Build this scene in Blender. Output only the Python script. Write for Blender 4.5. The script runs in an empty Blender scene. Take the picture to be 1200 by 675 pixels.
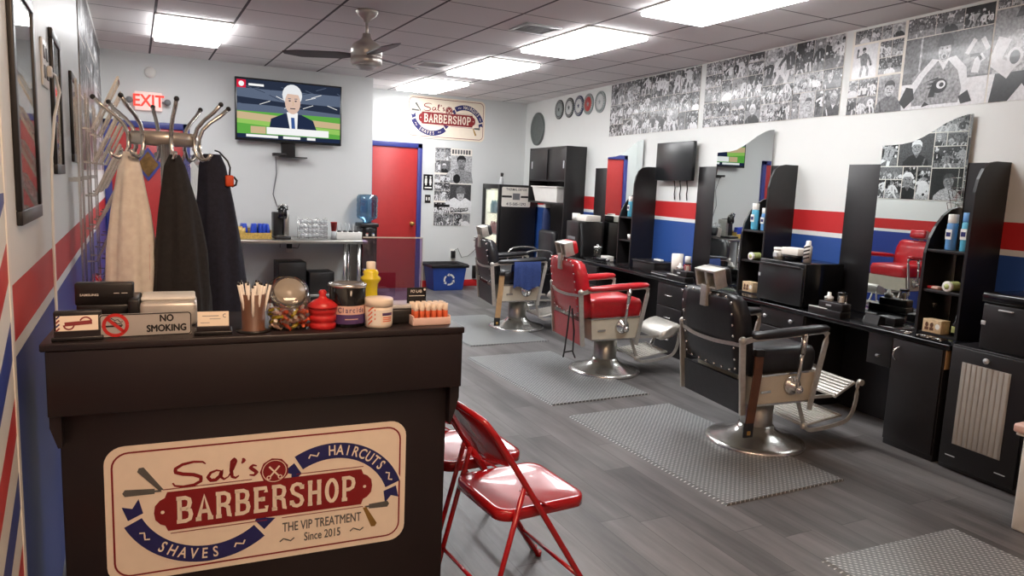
import bpy, bmesh, math, random
from mathutils import Vector as V, Matrix as Mx
random.seed(7)
PI=math.pi; sin=math.sin; cos=math.cos; R=math.radians
COL=bpy.context.scene.collection
# ------------------------------------------------------------------ materials
def lin(c):
    return tuple(((v/255)/12.92 if v/255<=.04045 else ((v/255+.055)/1.055)**2.4) for v in c)+(1,)
def newmat(name):
    m=bpy.data.materials.new(name); m.use_nodes=True
    nt=m.node_tree; return m,nt,nt.nodes,nt.links,nt.nodes['Principled BSDF']
def P(name,c,rough=.5,metal=0,var=.06,scale=12,bump=0,spec=.5,coat=0,emit=0):
    """principled surface with a slight procedural mottling"""
    m,nt,N,L,b=newmat(name)
    b.inputs['Roughness'].default_value=rough; b.inputs['Metallic'].default_value=metal
    b.inputs['Specular IOR Level'].default_value=spec; b.inputs['Coat Weight'].default_value=coat
    t=N.new('ShaderNodeTexCoord'); n=N.new('ShaderNodeTexNoise'); n.inputs['Scale'].default_value=scale; n.inputs['Detail'].default_value=4
    L.new(t.outputs['Object'],n.inputs['Vector'])
    r=N.new('ShaderNodeValToRGB'); a=lin(c); lo=tuple(x*(1-var) for x in a[:3])+(1,); hi=tuple(min(1,x*(1+var)) for x in a[:3])+(1,)
    r.color_ramp.elements[0].color=lo; r.color_ramp.elements[1].color=hi; r.color_ramp.elements[0].position=.3; r.color_ramp.elements[1].position=.7
    L.new(n.outputs['Fac'],r.inputs['Fac']); L.new(r.outputs['Color'],b.inputs['Base Color'])
    if emit: L.new(r.outputs['Color'],b.inputs['Emission Color']); b.inputs['Emission Strength'].default_value=emit
    if bump:
        bp=N.new('ShaderNodeBump'); bp.inputs['Strength'].default_value=bump; bp.inputs['Distance'].default_value=.01
        L.new(n.outputs['Fac'],bp.inputs['Height']); L.new(bp.outputs['Normal'],b.inputs['Normal'])
    return m
def GLASS(name,tint=(255,255,255),gloss=.12,rough=.02):
    """thin clear sheet: see-through with a grazing reflection"""
    m,nt,N,L,b=newmat(name); N.remove(b)
    o=N['Material Output']; tr=N.new('ShaderNodeBsdfTransparent'); tr.inputs['Color'].default_value=lin(tint)
    g=N.new('ShaderNodeBsdfGlossy'); g.inputs['Roughness'].default_value=rough
    lw=N.new('ShaderNodeLayerWeight'); lw.inputs['Blend'].default_value=.35
    mp=N.new('ShaderNodeMath'); mp.operation='MULTIPLY_ADD'; mp.inputs[1].default_value=.6; mp.inputs[2].default_value=gloss*.4; mp.use_clamp=True
    L.new(lw.outputs['Fresnel'],mp.inputs[0])
    x=N.new('ShaderNodeMixShader'); L.new(mp.outputs[0],x.inputs['Fac']); L.new(tr.outputs[0],x.inputs[1]); L.new(g.outputs[0],x.inputs[2]); L.new(x.outputs[0],o.inputs['Surface'])
    return m
def EMIT(name,c,s):
    m,nt,N,L,b=newmat(name); N.remove(b); e=N.new('ShaderNodeEmission'); e.inputs['Color'].default_value=lin(c); e.inputs['Strength'].default_value=s
    L.new(e.outputs[0],N['Material Output'].inputs['Surface']); return m
class NG:
    """tiny node-graph helper for the wall and floor surfaces"""
    def __init__(s,name): s.m,s.nt,s.N,s.L,s.b=newmat(name); s.g=s.N.new('ShaderNodeNewGeometry'); s.sep=s.N.new('ShaderNodeSeparateXYZ'); s.L.new(s.g.outputs['Position'],s.sep.inputs[0])
    def put(s,i,v):
        if isinstance(v,bpy.types.NodeSocket): s.L.new(v,i)
        else: i.default_value=v
    def math(s,op,a,b=0.,c=0.):
        n=s.N.new('ShaderNodeMath'); n.operation=op; s.put(n.inputs[0],a); s.put(n.inputs[1],b)
        if op in('MULTIPLY_ADD',): s.put(n.inputs[2],c)
        return n.outputs[0]
    def mix(s,f,a,b):
        n=s.N.new('ShaderNodeMix'); n.data_type='RGBA'; s.put(n.inputs['Factor'],f); s.put(n.inputs[6],a); s.put(n.inputs[7],b); return n.outputs[2]
    def noise(s,scale,vec=None,detail=4):
        n=s.N.new('ShaderNodeTexNoise'); n.inputs['Scale'].default_value=scale; n.inputs['Detail'].default_value=detail
        s.L.new(vec if vec is not None else s.g.outputs['Position'],n.inputs['Vector']); return n.outputs['Fac']
    def vec(s,x,y,z):
        n=s.N.new('ShaderNodeCombineXYZ'); s.put(n.inputs[0],x); s.put(n.inputs[1],y); s.put(n.inputs[2],z); return n.outputs[0]
    def col(s,c): s.put(s.b.inputs['Base Color'],c)
    def bump(s,h,st,d=.01):
        n=s.N.new('ShaderNodeBump'); n.inputs['Strength'].default_value=st; n.inputs['Distance'].default_value=d; s.put(n.inputs['Height'],h); s.L.new(n.outputs[0],s.b.inputs['Normal'])
    X=property(lambda s:s.sep.outputs[0]); Y=property(lambda s:s.sep.outputs[1]); Z=property(lambda s:s.sep.outputs[2])
    def rough(s,r): s.put(s.b.inputs['Roughness'],r)

WALLC=lin((228,230,227))
def striped_wall(name,z0,z1,zw,red,blue,pole=False):
    g=NG(name); n=g.noise(9); w=g.mix(g.math('MULTIPLY',n,.12),WALLC,lin((205,204,200)))
    c=g.mix(g.math('GREATER_THAN',g.Z,z0),g.mix(g.math('GREATER_THAN',g.Z,zw),lin(blue),w),g.mix(g.math('GREATER_THAN',g.Z,z1),lin(red),w))
    if pole:   # barber-pole diagonals on the wall end nearest the door
        k=g.math('FRACT',g.math('MULTIPLY',g.math('SUBTRACT',g.Z,g.math('MULTIPLY_ADD',g.Y,.45,.29)),2.5))
        d=g.mix(g.math('LESS_THAN',k,.25),w,lin(red))
        k2=g.math('MULTIPLY',g.math('GREATER_THAN',k,.5),g.math('LESS_THAN',k,.75)); d=g.mix(k2,d,lin(blue))
        c=g.mix(g.math('LESS_THAN',g.Y,2.19),c,g.mix(g.math('GREATER_THAN',g.Z,1.5),d,w))
        c=g.mix(g.math('MULTIPLY',g.math('GREATER_THAN',g.Y,2.19),g.math('LESS_THAN',g.Y,2.235)),c,w)
    g.col(c); g.rough(.42); g.bump(g.noise(160,detail=2),.04); return g.m
M={}
M['wall_r']=striped_wall('wall_paint_right',1.313,1.48,1.276,(196,42,44),(42,78,148))
M['wall_l']=striped_wall('wall_paint_left',1.11,1.26,1.07,(192,40,40),(42,62,140),True)
g=NG('wall_paint_plain'); g.col(g.mix(g.math('MULTIPLY',g.noise(6),.15),lin((218,220,219)),lin((198,200,199)))); g.rough(.45); g.bump(g.noise(160,detail=2),.04); M['wall']=g.m
# drop ceiling: 0.61 m tiles with dark grid lines
g=NG('ceiling_tiles'); L_=[]
def gridline(v,o,w):
    f=g.math('FRACT',g.math('MULTIPLY',g.math('SUBTRACT',v,o),1/.61)); return g.math('GREATER_THAN',g.math('ABSOLUTE',g.math('SUBTRACT',f,.5)),.5-w)
lx=gridline(g.X,.188,.017); ly=gridline(g.Y,5.04,.011)
t=g.mix(g.noise(300,detail=2),lin((232,227,226)),lin((246,242,241))); big=g.noise(1.3); t=g.mix(g.math('MULTIPLY',big,.25),t,lin((228,221,220)))
c=g.mix(ly,t,lin((118,112,114))); c=g.mix(lx,c,lin((88,82,86))); g.col(c); g.rough(.9); g.bump(g.noise(220,detail=3),.15); M['ceil']=g.m
# grey wood-look planks running into the room
g=NG('floor_planks'); xs=g.math('MULTIPLY_ADD',g.Y,-.03,g.X)
row=g.math('FLOOR',g.math('MULTIPLY',xs,1/.185)); fx=g.math('FRACT',g.math('MULTIPLY',xs,1/.185))
rnd=g.math('FRACT',g.math('MULTIPLY',g.math('SINE',g.math('MULTIPLY',row,12.9898)),43758.5))
ys=g.math('MULTIPLY',g.math('ADD',g.Y,g.math('MULTIPLY',rnd,1.2)),1/1.22); pl=g.math('FLOOR',ys); fy=g.math('FRACT',ys)
rnd2=g.math('FRACT',g.math('MULTIPLY',g.math('SINE',g.math('ADD',g.math('MULTIPLY',row,78.233),g.math('MULTIPLY',pl,37.719))),43758.5))
st=g.noise(1,g.vec(g.math('MULTIPLY',g.X,38),g.math('MULTIPLY',g.Y,2.2),rnd2),6); st2=g.noise(1,g.vec(g.math('MULTIPLY',g.X,9),g.math('MULTIPLY',g.Y,1.4),rnd2),5)
f=g.math('MULTIPLY_ADD',g.math('SUBTRACT',st2,.5),1.9,g.math('MULTIPLY_ADD',g.math('SUBTRACT',rnd2,.5),.55,g.math('ADD',st,.0)))
c=g.mix(f,lin((72,70,70)),lin((120,117,117)))
seam=g.math('MAXIMUM',g.math('GREATER_THAN',g.math('ABSOLUTE',g.math('SUBTRACT',fx,.5)),.489),g.math('GREATER_THAN',g.math('ABSOLUTE',g.math('SUBTRACT',fy,.5)),.498))
c=g.mix(g.math('MULTIPLY',seam,.65),c,lin((45,43,43))); g.col(c); g.rough(g.math('MULTIPLY_ADD',st,.22,.3)); g.bump(st,.12); M['floor']=g.m
# diamond-plate floor mat, its sparkle painted in as brighter diamonds
g=NG('diamond_plate_mat'); s=31
a=g.math('ADD',g.math('MULTIPLY',g.X,s),g.math('MULTIPLY',g.Y,s)); b_=g.math('SUBTRACT',g.math('MULTIPLY',g.X,s),g.math('MULTIPLY',g.Y,s))
def lob(u,v): 
    fu=g.math('ABSOLUTE',g.math('SUBTRACT',g.math('FRACT',u),.5)); fv=g.math('ABSOLUTE',g.math('SUBTRACT',g.math('FRACT',v),.5))
    return g.math('LESS_THAN',g.math('ADD',g.math('MULTIPLY',fu,3.2),g.math('MULTIPLY',fv,1.15)),.5)
chk=g.math('GREATER_THAN',g.math('ABSOLUTE',g.math('SUBTRACT',g.math('FRACT',g.math('MULTIPLY',g.math('ADD',g.math('FLOOR',a),g.math('FLOOR',b_)),.5)),.25)),.2)
h=g.math('ADD',g.math('MULTIPLY',chk,lob(a,b_)),g.math('MULTIPLY',g.math('SUBTRACT',1.,chk),lob(b_,a)))
c=g.mix(h,g.mix(g.noise(30),lin((112,115,117)),lin((134,137,138))),lin((236,239,238))); g.col(c); g.rough(.34); g.put(g.b.inputs['Metallic'],.2); g.bump(h,.8,.004); M['mat']=g.m

def dark(name,c,rough=.35): return P(name,c,rough,0,.12,18)
M.update(
 black=dark('black_laminate',(25,23,24),.38), blackg=dark('black_gloss',(20,20,22),.12), espresso=P('espresso_wood',(32,25,27),.42,0,.15,5),
 rubber=dark('black_rubber',(24,24,26),.7), chrome=P('chrome',(214,213,210),.22,.88,.03), steel=P('brushed_steel',(178,176,170),.32,1,.06,60), nickel=P('nickel',(208,202,194),.3,.7,.05),
 alum=P('cast_aluminium',(206,203,195),.4,.7,.08,40), white=P('white_plastic',(236,234,228),.35,0,.03), paper=P('paper',(238,232,222),.7,0,.03), cream=P('cream_enamel',(205,196,176),.28,0,.05,coat=.4),
 red=P('red_paint',(196,38,40),.35,0,.05), redg=P('red_gloss_metal',(178,24,30),.18,0,.05,coat=.5), redl=P('red_leather',(190,28,38),.3,0,.08,30,.06,coat=.25), blackl=P('black_leather',(30,30,33),.36,0,.15,30,.08),
 doorred=P('door_red',(176,46,46),.4,0,.04), frameblue=P('frame_blue',(52,58,128),.4,0,.05), blue=P('blue_plastic',(38,70,150),.4,0,.06), navy=P('navy_cloth',(30,34,52),.85,0,.2,60,.2), coat=P('black_cloth',(34,33,35),.85,0,.2,60,.2),
 creamc=P('cream_cloth',(250,241,231),.85,0,.08,40,.2), navyblue=P('navy_apron',(36,50,92),.8,0,.2,60), towel=P('blue_towel',(46,66,122),.9,0,.15,80,.3), leather=P('brown_leather',(92,58,40),.5,0,.2,20), tan=P('tan_wood',(186,148,104),.55,0,.15,20),
 mirror=P('mirror_silver',(225,230,228),.0,1,.0), screen=P('screen_black',(26,28,30),.28,0,.1), glass=GLASS('clear_glass',(250,252,250)), plexi=GLASS('acrylic_sheet',(226,212,236),.12), jar=GLASS('jar_glass',(252,250,246),.14), bottle=GLASS('water_bottle_blue',(176,214,238),.3),
 yellow=P('yellow_liquid',(232,212,48),.15,0,.1,10,coat=.5), orange=P('orange_plastic',(232,84,40),.4), signcream=P('sign_cream',(246,232,212),.32,0,.02,coat=.2), maroon=P('sign_maroon',(132,26,30),.4,0,.02), signnavy=P('sign_navy',(36,38,98),.4,0,.02), signgrey=P('sign_grey',(92,92,90),.4), gold=P('brass',(190,150,84),.3,.8),
 inkblack=P('ink_black',(24,22,24),.5), silver=P('silver_panel',(200,196,190),.35,.35), signred=P('sign_red',(206,44,40),.4), frosted=P('frosted_panel',(160,155,148),.5,0,.06,6), tube=P('balm_tube',(226,106,66),.3,0,.08), tubecap=P('balm_cap',(240,224,206),.3),
 grey=P('grey_plastic',(120,120,122),.4), lightgrey=P('light_grey_plastic',(190,192,194),.4), teal=P('teal_label',(90,176,206),.35,0,.1), bluelabel=P('blue_label',(96,150,206),.35,0,.15), pink=P('pink_plastic',(232,200,190),.4), bluewrap=P('blue_wrapper',(40,74,190),.3,0,.3,60), goldwrap=P('gold_wrapper',(206,170,90),.35,0,.3,60), greenl=P('green_label',(190,200,130),.45,0,.15,30),
 fanblade=P('fan_blade',(84,80,84),.5), lamp=EMIT('fluorescent',(252,252,253),21), coolerlight=EMIT('cooler_light',(255,248,225),3.0), exitred=EMIT('exit_red',(255,70,60),1.6), exitface=P('exit_face',(250,214,206),.4,emit=.35), liner=P('glowing_fridge_liner',(255,250,232),.5,emit=1.5), diamond=P('amber_glass',(112,82,44),.12,0,.5,14), purple=P('purple_label',(82,60,110),.4), pinklabel=P('pink_label',(226,186,172),.45,0,.06,40),
 lid=P('lid_translucent',(150,142,130),.3,0,.1,20), skin=P('wood_tan_box',(206,178,140),.6,0,.2,60), white2=P('enamel_white',(226,224,216),.3), seal_red=P('seal_red',(178,60,56),.5,0,.2,60), seal_dark=P('seal_dark',(66,70,68),.5,0,.2,60), seal_grey=P('seal_grey',(150,158,156),.45,.2,.15,60), seal_light=P('seal_light',(206,208,206),.5,0,.08,60), seal_navy=P('seal_navy',(50,56,84),.5,0,.2,60), pewter=P('pewter',(110,116,114),.3,.6,.1,30))
# mottled greys for the black and white photo walls, glowing flats for the television picture
for i,v in enumerate((28,66,104,142,182,226)): M['g%d'%i]=P('photo_grey_%d'%i,(v,v,v+2),.3,0,.55 if i<5 else .12,55,coat=.15)
for k,c in dict(tv_dark=(40,48,66),tv_steel=(92,104,126),tv_green=(96,170,70),tv_lime=(150,200,96),tv_skin=(222,190,172),tv_hair=(236,238,240),tv_suit=(34,44,70),tv_white=(250,250,250),tv_red=(216,30,60),tv_sand=(206,180,140),tv_blue=(60,90,150)).items(): M[k]=EMIT(k,c,.95)
# ------------------------------------------------------------------ mesh builder
class MB:
    def __init__(s,mat='black'): s.bm=bmesh.new(); s.mats=[]; s.clip=None; s.use(mat)
    def use(s,k):
        m=M[k] if isinstance(k,str) else k
        if m not in s.mats: s.mats.append(m)
        s.cur=s.mats.index(m); return s
    def _fin(s,faces,smooth=False):
        for f in faces: f.material_index=s.cur; f.smooth=smooth
    def box(s,x0,x1,y0,y1,z0,z1,bev=0,mx=None,seg=2):
        r=bmesh.ops.create_cube(s.bm,size=1); vs=r['verts']
        for v in vs: v.co=V(((v.co.x+.5)*(x1-x0)+x0,(v.co.y+.5)*(y1-y0)+y0,(v.co.z+.5)*(z1-z0)+z0))
        fs={f for v in vs for f in v.link_faces}
        if bev:
            es={e for v in vs for e in v.link_edges}; q=bmesh.ops.bevel(s.bm,geom=list(es),offset=bev,segments=seg,affect='EDGES',profile=.5)
            fs={f for v in q['verts'] for f in v.link_faces}|{f for f in fs if f.is_valid}
        if mx is not None: bmesh.ops.transform(s.bm,matrix=mx,verts=list({v for f in fs for v in f.verts}))
        s._fin(fs,bool(bev)); return s
    def faces(s,pts,fl,smooth=False):
        vs=[s.bm.verts.new(p) for p in pts]; out=[]
        for f in fl:
            try: out.append(s.bm.faces.new([vs[i] for i in f]))
            except ValueError: pass
        s._fin(out,smooth); return s
    def rings(s,rs,closed=True,cap=True,smooth=True,loop=False):
        """skin a list of equal-length point rings"""
        n=len(rs[0]); vs=[[s.bm.verts.new(p) for p in r] for r in rs]; out=[]
        m=len(rs) if loop else len(rs)-1
        for i in range(m):
            a,b=vs[i],vs[(i+1)%len(rs)]
            for j in range(n if closed else n-1):
                k=(j+1)%n; out.append(s.bm.faces.new((a[j],a[k],b[k],b[j])))
        if cap and not loop and closed: 
            c=[s.bm.faces.new(vs[0][::-1]),s.bm.faces.new(vs[-1])]; s._fin(c,False)
        s._fin(out,smooth); return s
    def lathe(s,prof,c=(0,0,0),n=24,mx=None,sx=1,sy=1):
        c=V(c); rs=[]
        for r,z in prof: 
            r=max(r,.0004); ring=[V((r*cos(2*PI*i/n)*sx,r*sin(2*PI*i/n)*sy,z)) for i in range(n)]
            rs.append([(mx@p if mx is not None else p)+c for p in ring])
        return s.rings(rs)
    def cyl(s,p0,p1,r,r1=None,n=14,smooth=True):
        return s.tube([p0,p1],[r,r if r1 is None else r1],n)
    def tube(s,pts,r,n=8,loop=False,flat=None,up=(0,0,1)):
        """round tube, or a flat bar when flat=(w,t)"""
        pts=[V(p) for p in pts]; m=len(pts); rs=[]; u=V(up); prev=None
        for i,p in enumerate(pts):
            if loop: t=pts[(i+1)%m]-pts[i-1]
            else: t=pts[min(i+1,m-1)]-pts[max(i-1,0)]
            t.normalize()
            if prev is None or flat:
                a=u-t*u.dot(t)
                if a.length<1e-3: a=V((1,0,0))-t*t.x
            else: a=prev-t*prev.dot(t)
            a.normalize(); prev=a; b=t.cross(a)
            if flat: w,h=flat[0]/2,flat[1]/2; rs.append([p+a*w+b*h,p-a*w+b*h,p-a*w-b*h,p+a*w-b*h])
            else:
                rr=r[i] if isinstance(r,(list,tuple)) else r
                rs.append([p+(a*cos(2*PI*k/n)+b*sin(2*PI*k/n))*rr for k in range(n)])
        return s.rings(rs,smooth=not flat,loop=loop)
    def sph(s,c,r,sx=1,sy=1,sz=1,n=12):
        pr=[(r*sin(PI*i/(n//2+2)),-r*cos(PI*i/(n//2+2))*sz) for i in range(n//2+3)]
        return s.lathe(pr,c,n,sx=sx,sy=sy)
    def prism(s,poly,y0,y1,mx=None,smooth=False):
        """outline in local XZ pushed from y0 to y1"""
        a=[V((x,y0,z)) for x,z in poly]; b=[V((x,y1,z)) for x,z in poly]
        if mx is not None: a=[mx@p for p in a]; b=[mx@p for p in b]
        n=len(poly); va=[s.bm.verts.new(p) for p in a]; vb=[s.bm.verts.new(p) for p in b]
        out=[s.bm.faces.new(va),s.bm.faces.new(vb[::-1])]; out+=[s.bm.faces.new((va[i],vb[i],vb[(i+1)%n],va[(i+1)%n])) for i in range(n)]
        s._fin(out); return s
    def flat(s,poly,y=0,mat=None):
        if mat: s.use(mat)
        if s.clip:
            for ax,sg,lim in ((0,1,s.clip[0]),(0,-1,s.clip[1]),(1,1,s.clip[2]),(1,-1,s.clip[3])):
                o=[]
                for i,p in enumerate(poly):
                    q=poly[i-1]; dp,dq=sg*(p[ax]-lim),sg*(q[ax]-lim)
                    if (dp>=0)!=(dq>=0): k=dq/(dq-dp); o.append((q[0]+(p[0]-q[0])*k,q[1]+(p[1]-q[1])*k))
                    if dp>=0: o.append(p)
                poly=o
                if len(poly)<3: return s
        return s.faces([(x,y,z) for x,z in poly],[list(range(len(poly)))])
    def ell(s,cx,cz,rx,rz,y=0,mat=None,n=18): return s.flat([(cx+rx*cos(2*PI*i/n),cz+rz*sin(2*PI*i/n)) for i in range(n)],y,mat)
    def rect(s,x0,x1,z0,z1,y=0,mat=None): return s.flat([(x0,z0),(x1,z0),(x1,z1),(x0,z1)],y,mat)
    def rib(s,pts,w,y=0,mat=None,taper=False,loop=False):
        """painted stroke of width w in local XZ"""
        if mat: s.use(mat)
        m=len(pts); Lp=[];Rp=[]
        for i,(x,z) in enumerate(pts):
            a=pts[i-1] if (i>0 or loop) else pts[i]; b=pts[(i+1)%m] if (i<m-1 or loop) else pts[i]
            dx,dz=b[0]-a[0],b[1]-a[1]; d=math.hypot(dx,dz) or 1; ww=w/2*(1 if not taper else .35+.65*sin(PI*min(1,max(0,i/(m-1)))))
            Lp.append((x-dz/d*ww,y,z+dx/d*ww)); Rp.append((x+dz/d*ww,y,z-dx/d*ww))
        fl=[(i,(i+1)%m,m+(i+1)%m,m+i) for i in range(m if loop else m-1)]
        if s.clip:
            q=Lp+Rp
            for f in fl: s.flat([(q[i][0],q[i][2]) for i in f[::-1]],y)
            return s
        return s.faces(Lp+Rp,[f[::-1] for f in fl])
    def text(s,t,x,z,h,y=0,mat=None,rot=0,sx=1,bold=0,align='CENTER',back=False,heavy=None):
        if mat: s.use(mat)
        cu=bpy.data.curves.new('t','FONT'); cu.body=t; cu.size=1; cu.align_x=align; cu.align_y='CENTER'; cu.offset=bold; cu.resolution_u=3
        ob=bpy.data.objects.new('t',cu); me=bpy.data.meshes.new_from_object(ob); bpy.data.objects.remove(ob); bpy.data.curves.remove(cu)
        k=h/.72; heavy=heavy or 0; c_,s_=cos(rot),sin(rot); n0=len(s.bm.verts); pts=[]
        for v in me.vertices:
            px,pz=v.co.x*k*sx*(-1 if back else 1),v.co.y*k; pts.append((x+px*c_-pz*s_,y,z+px*s_+pz*c_))
        for j,(dx,dz) in enumerate(((0,0),(1,0),(-1,0),(0,1),(0,-1)) if heavy else ((0,0),)): s.faces([(a+dx*heavy,b-j*1e-5,c+dz*heavy) for a,b,c in pts],[list(p.vertices) for p in me.polygons])
        bpy.data.meshes.remove(me); return s
    def obj(s,name,parent=None,loc=(0,0,0),rz=0,label=None,kind=None):
        me=bpy.data.meshes.new(name); bmesh.ops.remove_doubles(s.bm,verts=s.bm.verts[:],dist=1e-6) if False else None
        bmesh.ops.recalc_face_normals(s.bm,faces=[f for f in s.bm.faces if any(len(e.link_faces)>1 for e in f.edges)])
        s.bm.to_mesh(me); s.bm.free()
        for m in s.mats: me.materials.append(m)
        o=bpy.data.objects.new(name,me); COL.objects.link(o); o.location=loc; o.rotation_euler=(0,0,rz)
        if parent: o.parent=parent
        if label: o['label']=label
        if kind: o['kind']=kind
        return o
def thing(name,label,cat,loc=(0,0,0),rz=0,group=None):
    o=bpy.data.objects.new(name,None); COL.objects.link(o); o.location=loc; o.rotation_euler=(0,0,rz); o.empty_display_size=.1
    return tag(o,label,cat,group)
def tag(o,label,cat,group=None):
    o['label']=label; o['category']=cat
    if group: o['group']=group
    return o
def dup(o,loc=None,rz=None,label=None,parent=None):
    c=o.copy(); COL.objects.link(c)
    if parent: c.parent=parent
    if loc is not None: c.location=loc
    if rz is not None: c.rotation_euler=(0,0,rz)
    if label: c['label']=label
    for ch in list(o.children): dup(ch,parent=c)
    return c
# right wall runs slightly askew: u metres along it, off metres out from it
RA=.095; nR=V((cos(RA),-sin(RA),0)); uR=V((sin(RA),cos(RA),0)); cR=4.494; RZ=-(PI/2+RA)
def W(u,off=0,z=0): return nR*(cR-off)+uR*u+V((0,0,z))
H=2.853  # ceiling height
# ------------------------------------------------------------------ setting
def struct(mb,name,parent=None,**k): return mb.obj(name,parent,kind=None if parent else 'structure',**k)
struct(MB('floor').box(-.4,6.2,-3.2,10.5,-.08,0),'floor')
struct(MB('ceil').box(-.4,6.2,-3.2,10.5,H,H+.08),'ceiling')
struct(MB('wall_l').box(-.4,-.288,-3.2,9.27,0,H),'wall_left')
mb=MB('wall').box(-.4,2.729,9.27,10.5,0,H); struct(mb,'wall_back')
struct(MB('wall').box(2.729,6.2,10.292,10.5,0,H),'wall_rear')
a,b=W(-2.6),W(10.9); a2,b2=W(-2.6,-.12),W(10.9,-.12)
struct(MB('wall_r').faces([(*p.xy,z) for z in (0,H) for p in (a,b,b2,a2)],[(0,3,2,1),(4,5,6,7),(0,1,5,4),(1,2,6,5),(2,3,7,6),(3,0,4,7)]),'wall_right')
struct(MB('wall').box(-.4,6.2,-3.2,-3.05,0,H),'wall_front')
struct(MB('red').box(3.80,5.47,10.275,10.292,0,.1,.004),'baseboard_rear')
struct(MB('white').box(-.288,-.285,2.19,2.225,0,H),'trim_1')
def door(name,x0,x1,ytop,yw,frame=.07,diamond=False):
    d=struct(MB('doorred').box(x0,x1,yw-.03,yw,0,ytop,.003),name)
    f=MB('frameblue')
    f.box(x0-frame,x0,yw-.05,yw,0,ytop+frame,.004).box(x1,x1+frame,yw-.05,yw,0,ytop+frame,.004).box(x0-frame,x1+frame,yw-.05,yw,ytop,ytop+frame,.004).obj('door_frame',d)
    k=MB('gold'); mx=Mx.Rotation(PI/2,4,'X'); k.lathe([(.0,.0),(.03,0),(.03,.008),(.012,.012),(.012,.035),(.026,.045),(.028,.06),(.018,.07),(0,.072)],(x1-.07,yw-.03,.96),16,mx); k.obj('door_knob',d)
    if diamond:
        cx,cz,r=.145,1.64,.14; o=[(cx,cz+r*1.35),(cx+r,cz),(cx,cz-r*1.35),(cx-r,cz)]; i=[(cx+(x-cx)*.76,cz+(z-cz)*.76) for x,z in o]
        MB('frameblue').prism(o,yw-.045,yw-.03).obj('window_frame',d); MB('diamond').prism(i,yw-.05,yw-.045).obj('window_pane',d)
door('door_1',3.02,3.70,2.06,10.292)
door('door_2',-.215,.51,2.04,9.27,diamond=True)
# ------------------------------------------------------------------ ceiling fixtures
def fixture(x0,y0,label,e='lamp'):
    t=thing('ceiling_light',label,'light',((x0*2+.61)/2,y0+.61,H),0,'fluorescent ceiling panels')
    MB('white').box(-.305,.305,-.61,.61,-.012,0,.003).obj('frame',t); MB(e).box(-.285,.285,-.59,.59,-.045,-.011,.012).obj('diffuser',t)
M['warm_fill']=EMIT('warm_fill_glow',(255,214,178),19)  # for unseen panels added to warm and brighten the counter front
fixture(.188,6.87,'rectangular fluorescent panel in ceiling at far left, near the exit sign')
fixture(3.22,8.70,'rectangular fluorescent panel in ceiling above the wall-mounted barbershop sign, farthest away')
fixture(3.22,6.87,'rectangular fluorescent panel in ceiling, second from back of right-hand row')
fixture(3.22,5.04,'rectangular fluorescent panel in ceiling, just right of the square air vent')
fixture(3.22,3.21,'rectangular fluorescent panel in ceiling at top edge of picture, nearest in row')
fixture(.188,.30,'added warm fill panel in ceiling, out of view above the reception','warm_fill'); fixture(.798,-1.8,'added warm fill panel in ceiling, out of view behind the camera','warm_fill')
def vent(x,y,label):
    t=thing('ceiling_vent',label,'vent',(x,y,H),0,'ceiling air vents'); f=MB('lightgrey')
    for a in ((-.16,.16,-.16,-.13),(-.16,.16,.13,.16),(-.16,-.13,-.13,.13),(.13,.16,-.13,.13)): f.box(a[0],a[1],a[2],a[3],-.012,0,.002)
    f.obj('frame',t); s_=MB('grey'); 
    for k in range(7): s_.box(-.13,.13,-.12+k*.037,-.10+k*.037,-.010,-.002)
    s_.obj('louvre',t); MB('black').box(-.13,.13,-.13,.13,-.003,-.001).obj('backing',t)
vent(2.94,5.42,'square air vent in ceiling left of the middle light panels'); vent(2.92,7.72,'small square air vent in ceiling beyond the fan blades')
t=thing('ceiling_fan','brushed nickel ceiling fan with three dark blades','ceiling fan',(1.62,5.70,H),0)
MB('nickel').lathe([(0,0),(.085,0),(.085,-.012),(.07,-.04),(.03,-.065),(.022,-.085),(.0,-.086)]).obj('canopy',t)
MB('nickel').cyl((0,0,-.08),(0,0,-.2),.012).obj('down_rod',t)
MB('nickel').lathe([(0,-.17),(.03,-.17),(.034,-.2),(.045,-.215),(.1,-.25),(.118,-.275),(.12,-.30),(.12,-.34),(.115,-.345),(.12,-.35),(.12,-.395),(.105,-.41),(0,-.412)],n=32).obj('motor_housing',t)
MB('lightgrey').lathe([(0,-.44),(.05,-.435),(.085,-.41),(0,-.405)]).obj('light_cap',t)
for k in range(3):
    mx=Mx.Rotation(2*PI*k/3+R(153),4,'Z'); m=MB('fanblade'); tilt=Mx.Rotation(R(11),4,'X')
    o=[(.10,-.03),(.2,-.07),(.52,-.075),(.64,-.02),(.64,.03),(.52,.055),(.2,.055),(.10,.03)]
    m.faces([mx@(tilt@V((x,y,z))+V((0,0,-.335))) for z in (.004,-.004) for x,y in o],[tuple(range(8)),tuple(range(15,7,-1))]+[(i,(i+1)%8,8+(i+1)%8,8+i) for i in range(8)]); m.obj('blade',t)
t=thing('smoke_detector','small round white smoke detector high on wall above exit sign','smoke detector',(.19,9.27,2.65)); MB('white').lathe([(0,0),(.06,0),(.06,.02),(.045,.035),(0,.036)],mx=Mx.Rotation(PI/2,4,'X')).obj('cover',t)
t=thing('exit_sign','lit red and white EXIT sign with two emergency lamp heads','exit sign',(.165,9.27,2.23))
MB('exitface').box(-.135,.135,-.05,0,0,.2,.006).obj('housing',t); m=MB('exitred'); m.text('EXIT',0,.1,.13,-.0515,sx=.85,bold=.02).obj('lettering',t,label='glowing red lettering')
for s_ in (-1,1): 
    m=MB('grey'); m.cyl((s_*.135,-.025,.1),(s_*.17,-.03,.1),.01); m.lathe([(0,0),(.02,0),(.034,.05),(.036,.06),(0,.058)],(s_*.19,-.02,.1),14,Mx.Rotation(PI/2,4,'X')); m.obj('emergency_lamp',t)
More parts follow.
